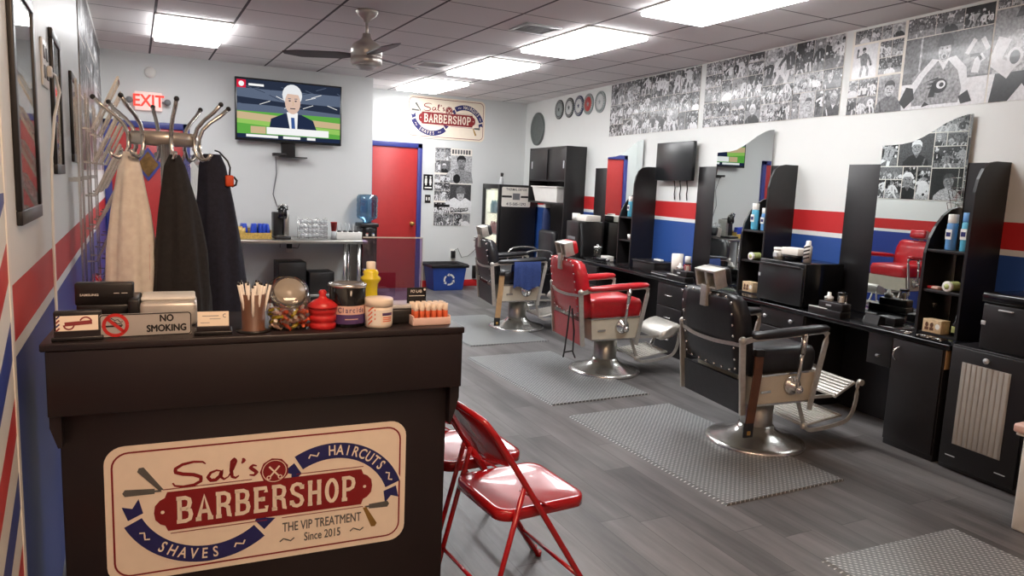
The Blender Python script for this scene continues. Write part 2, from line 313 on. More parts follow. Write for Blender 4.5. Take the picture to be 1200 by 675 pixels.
# ------------------------------------------------------------------ shop sign (flat board, drawn in its own plane)
def arc(cx,cz,r,a0,a1,n=24,k=1): return [(cx+r*cos(R(a0+(a1-a0)*i/n)),cz+r*k*sin(R(a0+(a1-a0)*i/n))) for i in range(n+1)]
def rrect(w,h,r,n=6):
    p=[]
    for cx,cz,a in ((w-r,h-r,0),(-w+r,h-r,90),(-w+r,-h+r,180),(w-r,-h+r,270)): p+=arc(cx,cz,r,a,a+90,n)
    return p
SLAB={ # slab-serif capitals as strokes in a 1 x 1.5 cell
'B':[[(.18,0),(.18,1.5)],[(.0,1.5),(.55,1.5),(.78,1.38),(.82,1.15),(.75,.9),(.55,.79),(.18,.79)],[(.55,.79),(.82,.66),(.88,.38),(.8,.1),(.55,0),(0,0)]],
'A':[[(.12,0),(.5,1.5),(.88,0)],[(.24,.48),(.76,.48)],[(-.05,0),(.3,0)],[(.7,0),(1.05,0)]],
'R':[[(.18,0),(.18,1.5)],[(0,1.5),(.55,1.5),(.8,1.36),(.84,1.1),(.76,.85),(.55,.74),(.18,.74)],[(.5,.74),(.78,.55),(.84,.0),(1.,0)],[(0,0),(.36,0)]],
'E':[[(.18,0),(.18,1.5)],[(0,1.5),(.82,1.5),(.82,1.2)],[(.18,.77),(.62,.77)],[(.62,.62),(.62,.92)],[(0,0),(.86,0),(.86,.3)]],
'S':[[(.84,1.12),(.84,1.42)],[(.82,1.25),(.7,1.45),(.48,1.5),(.24,1.42),(.14,1.18),(.24,.92),(.5,.77),(.76,.6),(.86,.34),(.74,.08),(.5,0),(.28,.06),(.15,.28)],[(.13,.1),(.13,.42)]],
'H':[[(.18,0),(.18,1.5)],[(.82,0),(.82,1.5)],[(.18,.77),(.82,.77)],[(.02,1.5),(.34,1.5)],[(.66,1.5),(.98,1.5)],[(.02,0),(.34,0)],[(.66,0),(.98,0)]],
'O':[[(.5+.36*cos(R(a)),.75+.75*(1 if abs(sin(R(a)))>.98 else .97)*sin(R(a))) for a in range(0,361,20)]],
'P':[[(.18,0),(.18,1.5)],[(0,1.5),(.55,1.5),(.8,1.36),(.86,1.08),(.78,.8),(.55,.68),(.18,.68)],[(0,0),(.4,0)]]}
def slab(mb,s,x,z,h,w,y,lw,gap):
    for ch in s:
        for st in SLAB[ch]: mb.rib([(x+px*w,z+pz/1.5*h) for px,pz in st],lw,y)
        x+=w*gap
SCRIPT=[ # "Sal's" in a loose hand
 [(.66,.92),(.6,1.0),(.42,1.03),(.2,.98),(.06,.86),(.06,.74),(.2,.66),(.42,.6),(.56,.5),(.56,.36),(.42,.26),(.2,.24),(.04,.3),(.0,.4)],
 [(.98,.62),(.88,.66),(.76,.6),(.7,.46),(.76,.34),(.86,.34),(.95,.46),(.99,.64),(.97,.42),(1.03,.33),(1.12,.4)],
 [(1.12,.4),(1.22,.64),(1.28,.9),(1.25,.98),(1.2,.9),(1.18,.6),(1.2,.38),(1.27,.33),(1.34,.4)],
 [(1.42,.98),(1.45,.9),(1.4,.8)],
 [(1.72,.66),(1.64,.7),(1.58,.62),(1.66,.52),(1.72,.44),(1.66,.35),(1.56,.38)]]
def razor(t,j,h,bl,m1='signgrey',m2='signgrey'):
    """open razor: handle and blade meeting at joint j"""
    def bar(p,q,w0,w1,hook=0):
        dx,dz=q[0]-p[0],q[1]-p[1]; L=math.hypot(dx,dz); nx,nz=-dz/L,dx/L
        return [(p[0]+nx*w0,p[1]+nz*w0),(p[0]-nx*w0,p[1]-nz*w0),(q[0]-nx*w1,q[1]-nz*w1),(q[0]+dx/L*w1*.6,q[1]+dz/L*w1*.6),(q[0]+nx*w1,q[1]+nz*w1)]
    MB(m1).flat(bar(j,h,.012,.024),-.0052).ell(j[0],j[1],.006,.006,-.0056,'signcream',8).obj('razor_handle',t); MB(m2).flat(bar((j[0]*.8+bl[0]*.2,j[1]*.8+bl[1]*.2),bl,.018,.024),-.0050).rib([j,(j[0]*.75+bl[0]*.25,j[1]*.75+bl[1]*.25)],.014,-.0050).obj('razor_blade',t)
def sign(name,label,w,h,loc,rz,tagline=True):
    t=thing(name,label,'sign',loc,rz)
    def S(o): o.scale=(w/2,1,h/2/.48); return o
    S(MB('signcream').prism(rrect(1,.48,.12),-.004,0).obj('board',t))
    S(MB('maroon').rib(rrect(.955,.435,.1),.012,-.0045,loop=True).obj('border_line',t,label='thin dark red border line'))
    # burgundy name plate
    e=[(0,.14),(.015,.10),(.045,.085),(.075,.05),(.082,0),(.075,-.05),(.045,-.085),(.015,-.10),(0,-.14)]; pl=[(.665+a,-.01+b) for a,b in e]+[(-.635-a,-.01+b) for a,b in e[::-1]]
    S(MB('maroon').flat(pl,-.0048).obj('name_plate',t,label='burgundy name plate'))
    m=MB('maroon'); m.rib([(-.66,.15),(-.1,.15)],.006,-.0048).rib([(.2,.15),(.68,.15)],.006,-.0048).rib([(-.62,-.17),(.0,-.17)],.006,-.0048).rib([(.1,-.17),(.68,-.17)],.006,-.0048); S(m.obj('rule_line',t))
    m=MB('signcream'); slab(m,'BARBERSHOP',-.58,-.093,.168,.1,-.0056,.028,1.225); m.ell(-.665,-.01,.012,.012,-.0056).ell(.69,-.01,.012,.012,-.0056); S(m.obj('name_lettering',t,label='cream slab block lettering'))
    m=MB('maroon')
    for st in SCRIPT: 
        q=[]
        for i in range(len(st)-1):
            for k in range(3): q.append((st[i][0]+(st[i+1][0]-st[i][0])*k/3,st[i][1]+(st[i+1][1]-st[i][1])*k/3))
        q.append(st[-1]); m.rib([(-.60+x*.31,.105+z*.215) for x,z in q],.025,-.005,taper=True)
    S(m.obj('script_lettering',t,label='dark red handwritten script lettering'))
    # round emblem with crossed scissors
    m=MB('maroon').flat([(.05+.092*(1+.06*(i%2))*cos(PI*i/9),.195+.092*(1+.06*(i%2))*sin(PI*i/9)) for i in range(18)],-.0054); m.rib(arc(.05,.195,.08,0,360),.005,-.0058,'signcream')
    m.rib([(.015,.23),(.08,.155)],.012,-.0058).rib([(.085,.23),(.02,.155)],.012,-.0058); m.rib(arc(.012,.148,.013,0,360,8),.007,-.0058).rib(arc(.088,.148,.013,0,360,8),.007,-.0058); S(m.obj('emblem',t,label='burgundy scalloped emblem with crossed scissors'))
    # two curved ribbons
    for nm,cx,cz,r,a0,a1,word,wa in (('HAIRCUTS',.458,-.171,.47,121,19,'HAIRCUTS',(91,42)),('SHAVES',-.3765,.159,.514,205,309,'SHAVES',(235,274))):
        k=1; m=MB('signnavy'); m.rib(arc(cx,cz,r,a0,a1,28,k),.118,-.0052)
        for a,dr in ((a0,1),(a1,-1)):
            p=arc(cx,cz,r,a-dr*(-1 if a0>a1 else 1)*3,a-dr*(-1 if a0>a1 else 1)*15,1,k); (x0,z0),(x1,z1)=p; nx,nz=cos(R(a)),sin(R(a)); off=-.03
            m.flat([(x0+nx*(off+.05),z0+nz*(off+.05)),(x0+nx*(off-.05),z0+nz*(off-.05)),(x1+nx*(off-.055),z1+nz*(off-.055)),((x0*.4+x1*.6)+nx*off,(z0*.4+z1*.6)+nz*off),(x1+nx*(off+.055),z1+nz*(off+.055))],-.0046)
        m.rib(arc(cx,cz,r+.065,a0,a1,28,k),.012,-.0050,'signcream').rib(arc(cx,cz,r-.065,a0,a1,28,k),.012,-.0050)
        S(m.obj('ribbon',t,label='curved navy ribbon'))
        m=MB('signcream'); n=len(word)
        for i,ch in enumerate(word):
            a=wa[0]+(wa[1]-wa[0])*i/(n-1); x,z=cx+r*cos(R(a)),cz+r*k*sin(R(a)); m.text(ch,x,z,.078,-.0058,rot=R(a-90 if a0>a1 else a+90),sx=.72,bold=.015)
        for a in ((107,28) if a0>a1 else (219,292)):
            x,z=cx+r*cos(R(a)),cz+r*k*sin(R(a)); rr=R(a-90 if a0>a1 else a+90); q=[(-.04,-.008),(-.02,.014),(.0,0),(.02,-.014),(.04,.008)]; m.rib([(x+px*cos(rr)-pz*sin(rr),z+px*sin(rr)+pz*cos(rr)) for px,pz in q],.011,-.0058)
        S(m.obj('ribbon_lettering',t,label='cream lettering reading '+word))
    razor(t,(-.665,.145),(-.79,.31),(-.885,.155)); razor(t,(.69,-.175),(.765,-.33),(.865,-.175),'gold','signgrey')
    for o in [o for o in t.children if o.name.startswith('razor')]: S(o)
    if tagline:
        m=MB('signgrey'); m.text('THE VIP TREATMENT',.385,-.25,.072,-.0052,sx=.60,heavy=.0012); m.text('Since 2015',.385,-.345,.066,-.0052,sx=.66,heavy=.0012)
        for s_ in (-1,1): m.rib([(.385+s_*.25+dx,-.345+dz) for dx,dz in ((-.05,-.008),(-.025,.012),(0,0),(.025,-.012),(.05,.008))],.01,-.0052)
        S(m.obj('tagline_lettering',t,label='small grey lettering reading THE VIP TREATMENT Since 2015'))
    return t
sign('shop_sign',"wall-mounted cream barbershop sign above the posters beside the red door",1.24,.60,(4.155,10.288,2.515),0,False)
# ------------------------------------------------------------------ photo walls: flat prints built from flat shapes
def figure(m,x,z,h,y,g,kind=0):
    """one sports figure: head, helmet, jersey with sleeves, legs"""
    a=random.uniform(-.28,.28); g0,g1,g2=g
    def T(p): px,pz=p; return (x+(px*cos(a)-pz*sin(a))*h,z+(px*sin(a)+pz*cos(a))*h)
    sp=random.uniform(.05,.22); kn=random.uniform(-.08,.1)
    for s in (-1,1): m.rib([T((s*.06,.42)),T((s*(.09+sp*.5)+kn,.22)),T((s*(.06+sp),0))],.1*h,y,g1)
    m.flat([T(p) for p in ((-.13,.38),(.13,.38),(.17,.7),(.08,.8),(-.08,.8),(-.17,.7))],y-.0004,g0)
    for s in (-1,1):
        st=random.choice(((.24,.52,.1,.42),(.26,.5,.3,.36),(.3,.7,.26,.95),(.22,.5,.02,.55),(.3,.62,.42,.5)))
        m.rib([T((s*.13,.73)),T((s*st[0],st[1])),T((s*st[2],st[3]))],.09*h,y-.0006,g0); m.ell(*T((s*st[2],st[3])),.045*h,.045*h,y-.0007,g2,8)
    m.ell(*T((0,.89)),.065*h,.085*h,y-.0008,'g3',10); m.flat([T(p) for p in ((-.085,.9),(.085,.9),(.075,.97),(.0,1.01),(-.075,.97))],y-.001,g2)
    if kind: n=random.choice(('1','4','7')); m.rib([T((-.06,.68)),T((.0,.68)),T((-.03,.5))],.03*h,y-.001,g2) if n=='7' else m.rib([T((-.01,.7)),T((-.01,.48))],.035*h,y-.001,g2)
def portrait(m,x,z,h,y,g):
    """head and shoulders filling the print"""
    g0,g1,g2=g; q=lambda pts:[(x+a*h,z+b*h) for a,b in pts]
    m.flat(q([(-.42,0),(-.4,.22),(-.24,.36),(-.09,.42),(.1,.42),(.25,.36),(.42,.2),(.44,0)]),y,g0); m.flat(q([(-.1,.46),(-.02,.3),(.1,.46)]),y-.0003,g1); m.rib(q([(-.3,.3),(-.22,.02)]),.05*h,y-.0003,g1)
    m.ell(x,z+.62*h,.155*h,.2*h,y-.0006,random.choice(['g3','g4']),14); m.flat(q([(-.17,.64),(-.165,.76),(-.08,.85),(.08,.85),(.165,.76),(.17,.64),(.1,.72),(-.1,.72)]),y-.0009,g2)
    for s in (-1,1): m.ell(x+s*.06*h,z+.64*h,.028*h,.016*h,y-.0009,'g0',7)
    m.rib(q([(-.06,.52),(.06,.52)]),.025*h,y-.0009,'g1'); m.rib(q([(0,.62),(.02,.56)]),.02*h,y-.0009,'g2')
def photo(m,x0,x1,z0,z1,y,seed,density=1):
    random.seed(seed); w,h=x1-x0,z1-z0; m.clip=(x0,x1,z0,z1)
    bg=random.choice(['g0','g1','g1','g2','g2','g3','g4']); m.rect(x0,x1,z0,z1,y,bg)
    if random.random()<.8: # blurred stands behind, turf in front
        zz=z0+h*random.uniform(.2,.5); m.rect(x0,x1,z0,zz,y-.0003,random.choice(['g2','g3','g3','g4']))
        for k in range(int(42*w/h+12)):
            s=h*random.uniform(.02,.06); m.ell(x0+random.random()*w,zz+random.random()*(z1-zz),s,s*1.3,y-.0005,random.choice(['g0','g1','g2','g3','g4','g5']),6)
    G=lambda: random.choice([('g5','g4','g0'),('g1','g5','g4'),('g4','g4','g1'),('g5','g1','g0'),('g3','g5','g1'),('g0','g2','g5'),('g5','g5','g2')])
    r=random.random()
    if r<.3:
        for k in range(max(1,int(w/h*1.1))): portrait(m,x0+w*random.uniform(.35,.65) if w<h*1.6 else x0+w*(k+.5)/max(1,int(w/h*1.1)),z0-h*.08,h*random.uniform(.95,1.15),y-.001-k*.0012,G())
    else:
        n=max(2,int(round(w/h*random.choice((2.2,3,4.2)))))
        for k in range(n): figure(m,x0+w*(k+random.uniform(.2,.8))/n,z0+h*random.uniform(-.25,.06),h*random.uniform(.7,1.15),y-.001-k*.0012,G(),random.random()<.6)
    m.clip=None
def split(x0,x1,z0,z1,size,out):
    w,h=x1-x0,z1-z0
    if w<=size*random.uniform(.9,1.7) and h<=size*random.uniform(.9,1.5): out.append((x0,x1,z0,z1)); return
    if w/h>random.uniform(.8,1.4): c=x0+w*random.choice((.35,.5,.62)); split(x0,c,z0,z1,size,out); split(c,x1,z0,z1,size,out)
    else: c=z0+h*random.choice((.38,.5,.6)); split(x0,x1,z0,c,size,out); split(x0,x1,c,z1,size,out)
def collage(m,x0,x1,z0,z1,seed,size,gap=.004):
    random.seed(seed); cells=[]; split(x0,x1,z0,z1,size,cells)
    for i,(a,b,c,d) in enumerate(cells): photo(m,a+gap/2,b-gap/2,c+gap/2,d-gap/2,-.004,seed*100+i)
def print_on(name,label,loc,rz,w,h,cat='poster'):
    t=thing(name,label,cat,loc,rz); MB('paper').box(-w/2,w/2,-.003,0,0,h).obj('backing_sheet',t); return t
def wallprint(u0,u1,z0,z1,label,draw):
    w=u0-u1; t=print_on('photo_poster',label,W((u0+u1)/2,0,z0),RZ,w,z1-z0); t['group']='black and white photo posters along the right wall'
    m=MB('g2'); draw(m,w,z1-z0); m.obj('photo_print',t)
wallprint(8.08,6.27,2.225,2.845,'black and white collage of baseball players, farthest-left poster under ceiling',lambda m,w,h: collage(m,-w/2,w/2,0,h,11,.24))
def crowd(m,w,h):
    collage(m,-w/2,-w*.02,0,h,23,.2); collage(m,-w*.02,w*.2,0,h,29,.34); collage(m,w*.2,w/2,0,h*.34,31,.2); collage(m,w*.2,w/2,h*.34,h,37,.26)
wallprint(6.19,4.45,2.225,2.845,'black and white collage of football players and crowd, long middle poster under ceiling',crowd)
def hockey(m,w,h):
    L=-w/2; y=-.004
    collage(m,L,L+.27,0,h*.42,41,.2); m.rect(L+.02,L+.24,h*.43,h*.82,y,'g5'); figure(m,L+.13,h*.45,h*.34,y-.001,('g2','g3','g0')); collage(m,L+.02,L+.46,h*.84,h,43,.12); collage(m,L+.26,L+.46,h*.44,h*.82,47,.16); m.rect(L+.28,L+.46,0,h*.42,y,'g3'); portrait(m,L+.38,.0,h*.42,y-.001,('g2','g1','g0'))
    collage(m,L+.48,.14,h*.78,h,51,.2); m.rect(L+.48,.14,h*.28,h*.775,y,'g2'); m.rect(L+.48,.14,0,h*.28,y,'g5'); m.rect(L+.60,L+.615,h*.3,h*.775,y-.0004,'g4')
    def pl(cx,s,logo,face='g4'):  # skater leaning forward: jersey, white shoulders, gloves, helmet, winged-P crest
        q=lambda pts: [(cx+a*s,b*s+.01) for a,b in pts]; Y=y-.001
        m.flat(q([(-.33,.02),(.24,.02),(.3,.34),(.17,.5),(-.12,.5),(-.36,.34)]),Y,'g3'); m.flat(q([(-.4,.2),(-.28,.36),(-.12,.52),(-.04,.5),(-.2,.34),(-.33,.14)]),Y-.0005,'g5'); m.flat(q([(.33,.2),(.3,.38),(.16,.52),(.06,.5),(.2,.36),(.27,.16)]),Y-.0005,'g5')
        m.flat(q([(-.05,.5),(.03,.38),(.09,.5)]),Y-.0006,'g5'); m.ell(cx+.02*s,.6*s,.075*s,.115*s,Y-.0008,face); m.ell(cx-.01*s,.63*s,.012*s,.008*s,Y-.001,'g0',8); m.ell(cx+.045*s,.63*s,.012*s,.008*s,Y-.001,'g0',8); m.ell(cx+.02*s,.545*s,.022*s,.022*s,Y-.001,'g0',8); m.rib(q([(-.03,.56),(-.01,.5),(.05,.5),(.07,.56)]),.014*s,Y-.0009,'g2')
        m.flat(q([(-.08,.64),(-.07,.72),(-.01,.77),(.08,.76),(.12,.69),(.11,.64)]),Y-.0012,'g1')
        m.flat(q([(-.5,.08),(-.42,.24),(-.33,.22),(-.3,.1),(-.42,.0)]),Y-.001,'g0'); m.flat(q([(.28,.0),(.24,.08),(.34,.14),(.4,.02)]),Y-.001,'g0'); m.flat(q([(-.2,0),(-.16,.06),(-.1,.02)]),Y-.001,'g0')
        if logo: # winged P with a dot
            m.ell(cx-.0*s,.235*s,.095*s,.08*s,Y-.0012,'g0'); m.flat(q([(-.19,.27),(-.02,.315),(-.02,.29)]),Y-.0012,'g0'); m.flat(q([(-.18,.235),(-.05,.27),(-.05,.24)]),Y-.0012,'g0'); m.flat(q([(-.16,.2),(-.06,.225),(-.05,.195)]),Y-.0012,'g0'); m.flat(q([(-.1,.2),(-.03,.2),(-.05,.1),(-.13,.1)]),Y-.0012,'g0'); m.ell(cx+.02*s,.245*s,.055*s,.045*s,Y-.0016,'g5'); m.ell(cx+.028*s,.243*s,.028*s,.024*s,Y-.002,'g0')
    m.clip=(L+.48,.14,0,h*.775); q=lambda pts: [(.05+a*h,b*h) for a,b in pts]
    m.flat(q([(-.15,.3),(-.14,.55),(-.04,.68),(.0,.62),(.06,.68),(.14,.55),(.15,.3)]),y-.0007,'g3'); m.rib(q([(-.11,.52),(-.03,.66)]),.03,y-.0009,'g5'); m.rib(q([(.05,.66),(.12,.54)]),.03,y-.0009,'g5'); m.rib(q([(-.07,.5),(.02,.5),(.06,.44)]),.02,y-.0009,'g0'); m.rib(q([(.0,.32),(.02,.44),(.08,.48)]),.05,y-.0009,'g5')
    m.clip=None; pl(-.19,h*.98,True)
    x=.15; m.rect(x,w/2,0,h*.9,y,'g3'); m.rect(x,w/2,0,h*.28,y-.0003,'g5'); m.clip=(x,w/2,0,h*.9)
    for k,(dx,s) in enumerate(((.2,1.0),(.55,.9))):
        q=lambda pts:[(x+dx+a*h*s,b*h*s) for a,b in pts]; Y=y-.001-k*.003
        m.flat(q([(-.3,.28),(-.26,.55),(-.1,.68),(.12,.68),(.26,.5),(.28,.26)]),Y,'g4'); m.rib(q([(-.2,.62),(-.28,.4),(-.1,.28)]),.09,Y-.0005,'g5'); m.rib(q([(.2,.58),(.3,.38),(.1,.22)]),.09,Y-.0005,'g2'); m.flat(q([(-.26,.28),(.26,.28),(.3,.0),(.14,.0),(.02,.16),(-.12,-.02),(-.3,-.02)]),Y-.0003,'g0'); m.ell(x+dx,h*s*.78,.06,.07,Y-.001,'g3'); m.flat(q([(-.12,.8),(-.08,.9),(.06,.91),(.12,.8)]),Y-.0014,'g1'); m.ell(x+dx-.05,h*s*.42,.05,.06,Y-.001,'g5'); m.ell(x+dx-.05,h*s*.42,.032,.042,Y-.0014,'g1')
    m.clip=None; collage(m,x,w/2,h*.91,h,57,.1)
wallprint(4.38,2.45,2.215,2.835,'black and white hockey poster with player in winged crest jersey, nearest on right wall',hockey)
# portrait poster by the red door
def portraits(m,w,h):
    y=-.004; c=-w*.08
    collage(m,-w/2,c,h*.68,h,61,.2); collage(m,-w/2,c,0,h*.3,67,.22); collage(m,-w/2,c,h*.32,h*.66,71,.2); m.rect(-w/2,c,h*.24,h*.275,y-.006,'g0')
    for k in range(7): m.rect(c+.02+k*.045,c+.05+k*.045,h*.93,h*.985,y,random.choice(['g1','g2']))
    m.rect(c,w/2,h*.555,h*.91,y,'g4'); q=lambda pts:[(w*.21+a,h*.56+b) for a,b in pts]
    m.flat(q([(-.22,0),(-.24,.12),(-.12,.2),(-.03,.22),(.06,.2),(.17,.16),(.2,0)]),y-.001,'g3'); m.flat(q([(-.04,.2),(-.05,.28),(.06,.28),(.05,.2)]),y-.0014,'g2'); m.ell(w*.21,h*.56+.31,.06,.078,y-.0016,'g3'); m.flat(q([(-.07,.3),(-.075,.37),(-.03,.41),(.03,.41),(.075,.37),(.068,.3),(.05,.35),(-.045,.35)]),y-.002,'g0')
    for s in (-1,1): m.ell(w*.21+s*.024,h*.56+.32,.011,.006,y-.002,'g0',8)
    m.rib(q([(-.02,.262),(.022,.262)]),.01,y-.002,'g1'); m.rib(q([(0,.31),(.006,.285)]),.01,y-.002,'g2'); m.ell(w*.21-.16,h*.56+.1,.075,.075,y-.002,'g4'); m.ell(w*.21-.07,h*.56+.06,.06,.07,y-.0024,'g0')
    m.rect(c,w/2,h*.17,h*.54,y,'g1'); q=lambda pts:[(w*.21+a,h*.17+b) for a,b in pts]
    m.flat(q([(-.25,0),(-.25,.16),(-.1,.23),(0,.18),(.08,.23),(.19,.17),(.19,0)]),y-.001,'g5'); m.ell(w*.21,h*.17+.27,.062,.08,y-.0016,'g4'); m.flat(q([(-.075,.3),(-.065,.37),(0,.405),(.065,.37),(.085,.3),(.12,.29),(-.05,.29)]),y-.002,'g2'); m.ell(w*.21-.022,h*.17+.275,.01,.006,y-.002,'g0',8); m.ell(w*.21+.026,h*.17+.275,.01,.006,y-.002,'g0',8); m.rib(q([(-.02,.225),(.024,.225)]),.008,y-.002,'g1')
    m.text('Dodgers',w*.19,h*.17+.055,.062,y-.003,'g0',rot=.08,bold=.012); m.rib(q([(-.16,.01),(.12,.035)]),.012,y-.003,'g0')
    collage(m,c,w/2,0,h*.165,73,.2)
t=print_on('portrait_poster','tall black and white poster of a boxer and a ballplayer beside red door',(4.285,10.29,.935),0,.60,1.16); m=MB('g2'); portraits(m,.60,1.16); m.obj('photo_print',t)
t=print_on('photo_wallpaper','large black and white sports collage covering far end of left wall',(-.286,7.15,1.55),PI/2,3.5,1.24); m=MB('g2'); collage(m,-1.75,1.75,0,1.24,83,.42,.012); m.obj('photo_print',t)
# restroom plate and switch
t=thing('restroom_sign','small black restroom plate right of the red door','sign',(3.885,10.29,1.46)); MB('blackg').box(-.075,.075,-.008,0,0,.23,.004).obj('plate',t); m=MB('white')
for s_ in (-1,1):
    m.ell(s_*.035,.19,.013,.014,-.009); m.flat([(s_*.035-.02,.1),(s_*.035+.02,.1),(s_*.035+(.016 if s_<0 else .012),.17),(s_*.035-(.016 if s_<0 else .012),.17)],-.009); m.rect(s_*.035-.012,s_*.035+.012,.07,.1,-.009)
m.rect(-.055,.055,.025,.045,-.009); m.obj('figures',t,label='white man and woman figures')
t=thing('light_switch','black double light switch below the restroom plate','switch',(3.885,10.29,1.27)); MB('black').box(-.045,.045,-.006,0,0,.12,.003).obj('plate',t)
for s_ in (-1,1): MB('white').box(s_*.02-.009,s_*.02+.009,-.012,-.006,.035,.085,.003).obj('toggle',t)
# frames on the left wall
def frame(y0,y1,z0,z1,label,pic):
    w,h=y1-y0,z1-z0; t=thing('picture_frame',label,'picture frame',(-.288,(y0+y1)/2,z0),PI/2,'black picture frames on the left wall'); b=.04
    f=MB('black'); 
    for a in ((-w/2,w/2,0,b),(-w/2,w/2,h-b,h),(-w/2,-w/2+b,b,h-b),(w/2-b,w/2,b,h-b)): f.box(a[0],a[1],-.015,0,a[2],a[3],.003)
    f.obj('frame',t); m=MB('g4').box(-w/2+b,w/2-b,-.006,-.002,b,h-b); pic(m,w/2-b,b,h-b); m.obj('picture',t); MB('glass').box(-w/2+b,w/2-b,-.0105,-.0095,b,h-b).obj('glazing',t)
def p1(m,a,z0,z1): m.rect(-a*.5,a*.5,z0+.08,z0+.34,-.0063,'pinklabel'); m.rect(-a*.8,a*.8,z0+.4,z1-.05,-.0063,'g3')
def p2(m,a,z0,z1): m.rect(-a*.75,a*.75,z0+.06,z1-.06,-.0063,'g4'); m.flat([(-a*.5,z0+.1),(a*.5,z0+.1),(a*.4,z0+.3),(-a*.4,z0+.3)],-.0065,'maroon').ell(0,z0+.35,a*.3,.05,-.0067,'g3')
frame(2.385,2.88,1.405,2.09,'large black picture frame nearest the camera on left wall',p1)
frame(3.50,3.87,1.54,2.115,'middle black picture frame behind the hanging white cord',p2)
frame(4.50,4.94,1.60,2.065,'black picture frame farthest along left wall, beside wire rack',p2)
t=thing('wall_outlet','white wall outlet plate between the first two picture frames','outlet',(-.288,3.28,1.86),PI/2); MB('white').box(-.1,.1,-.008,0,0,.17,.004).obj('plate',t)
for k in (0,1):
    for s_ in (-1,1): MB('grey').box(s_*.045-.025,s_*.045+.025,-.011,-.008,.03+k*.07,.075+k*.07,.003).obj('socket',t)
m=MB('white'); m.tube([(-.27,3.3,1.92),(-.258,3.35,1.915),(-.25,3.42,1.86),(-.265,3.35,1.76),(-.272,3.24,1.6),(-.276,3.22,1.3),(-.276,3.21,.9),(-.276,3.2,.02)],.0055,8); m.box(-.278,-.262,3.28,3.32,1.9,1.94,.004)
tag(m.obj('power_cord'),'white power cord hanging down left wall from the outlet','cord')
# ------------------------------------------------------------------ television wall
t=thing('television','wall-mounted television showing a white-haired newsreader in a stadium','television',(1.68,9.25,1.97),0)
MB('screen').box(-.62,.62,-.10,-.06,0,.72,.008).obj('bezel',t)
m=MB('tv_dark'); y=-.1015; a,b,c,d=-.6,.6,.03,.70; m.rect(a,b,c,d,y)
m.rect(a,b,.33,.60,y-.0003,'tv_steel'); m.rect(a,b,.42,.47,y-.0004,'tv_dark'); m.flat([(a,.50),(a,.44),(b,.38),(b,.43)],y-.0005,'tv_dark')
random.seed(5)
for k in range(26): x=a+1.2*random.random(); z=.36+.3*random.random(); m.rib([(x,z),(min(b,x+.12),z+.05*random.uniform(-1,1))],.006,y-.0006,random.choice(['tv_white','tv_steel','tv_dark']))
m.rect(a,b,c,.34,y-.0007,'tv_green'); m.flat([(a,.24),(a,.33),(b,.27),(b,.2)],y-.0008,'tv_sand'); m.flat([(a,.2),(a,.25),(b,.19),(b,.13)],y-.0009,'tv_lime'); m.rect(a,b,c,.08,y-.001,'tv_suit')
# newsreader: suit, shirt, tie, head, hair
X=.03; m.flat([(X-.28,.1),(X-.25,.27),(X-.1,.34),(X+.1,.34),(X+.24,.28),(X+.31,.1)],y-.0012,'tv_suit'); m.flat([(X-.07,.36),(X+.06,.36),(X+.05,.1),(X-.02,.1)],y-.0014,'tv_white'); m.flat([(X-.02,.3),(X+.02,.3),(X+.035,.1),(X-.01,.1)],y-.0016,'tv_blue')
m.ell(X-.005,.56,.115,.125,y-.0016,'tv_hair'); m.ell(X-.0,.475,.09,.135,y-.0018,'tv_skin'); m.flat([(X-.1,.5),(X-.085,.6),(X,.645),(X+.085,.6),(X+.1,.5),(X+.07,.57),(X-.06,.575)],y-.002,'tv_hair')
for s_ in (-1,1): m.ell(X+s_*.035,.495,.014,.008,y-.0022,'tv_dark',8); m.rib([(X+s_*.02,.52),(X+s_*.055,.522)],.009,y-.0022,'tv_steel')
m.rib([(X,.49),(X+.012,.45),(X-.006,.445)],.008,y-.0022,'tv_sand'); m.rib([(X-.03,.405),(X+.03,.405)],.011,y-.0022,'tv_dark')
m.rect(-.27,.46,.09,.17,y-.0024,'tv_white'); m.rect(-.45,-.28,.09,.17,y-.0024,'tv_sand'); m.rect(-.5,.3,.045,.075,y-.0024,'tv_white'); m.rect(-.14,-.08,.045,.075,y-.0026,'tv_dark'); m.rect(.12,.2,.045,.075,y-.0026,'tv_dark'); m.rect(a,a+.1,.60,.69,y-.0024,'tv_red'); m.ell(a+.05,.645,.03,.03,y-.0026,'tv_white'); m.rect(a+.13,a+.3,.63,.655,y-.0024,'tv_white')
m.obj('screen_picture',t)
MB('black').box(-.09,.07,-.06,0,-.16,.3,.006).box(-.12,.2,-.13,0,-.175,-.16,.003).obj('wall_bracket',t)
MB('black').box(-.2,-.05,-.13,-.03,-.16,-.125,.006).obj('cable_box',t)
m=MB('grey'); m.tube([(1.52,9.2,1.8),(1.54,9.262,1.6),(1.5,9.262,1.35),(1.6,9.262,1.05),(1.58,9.262,.7)],.006,6); tag(m.obj('television_cable'),'thin cable hanging down the wall under the television','cable')
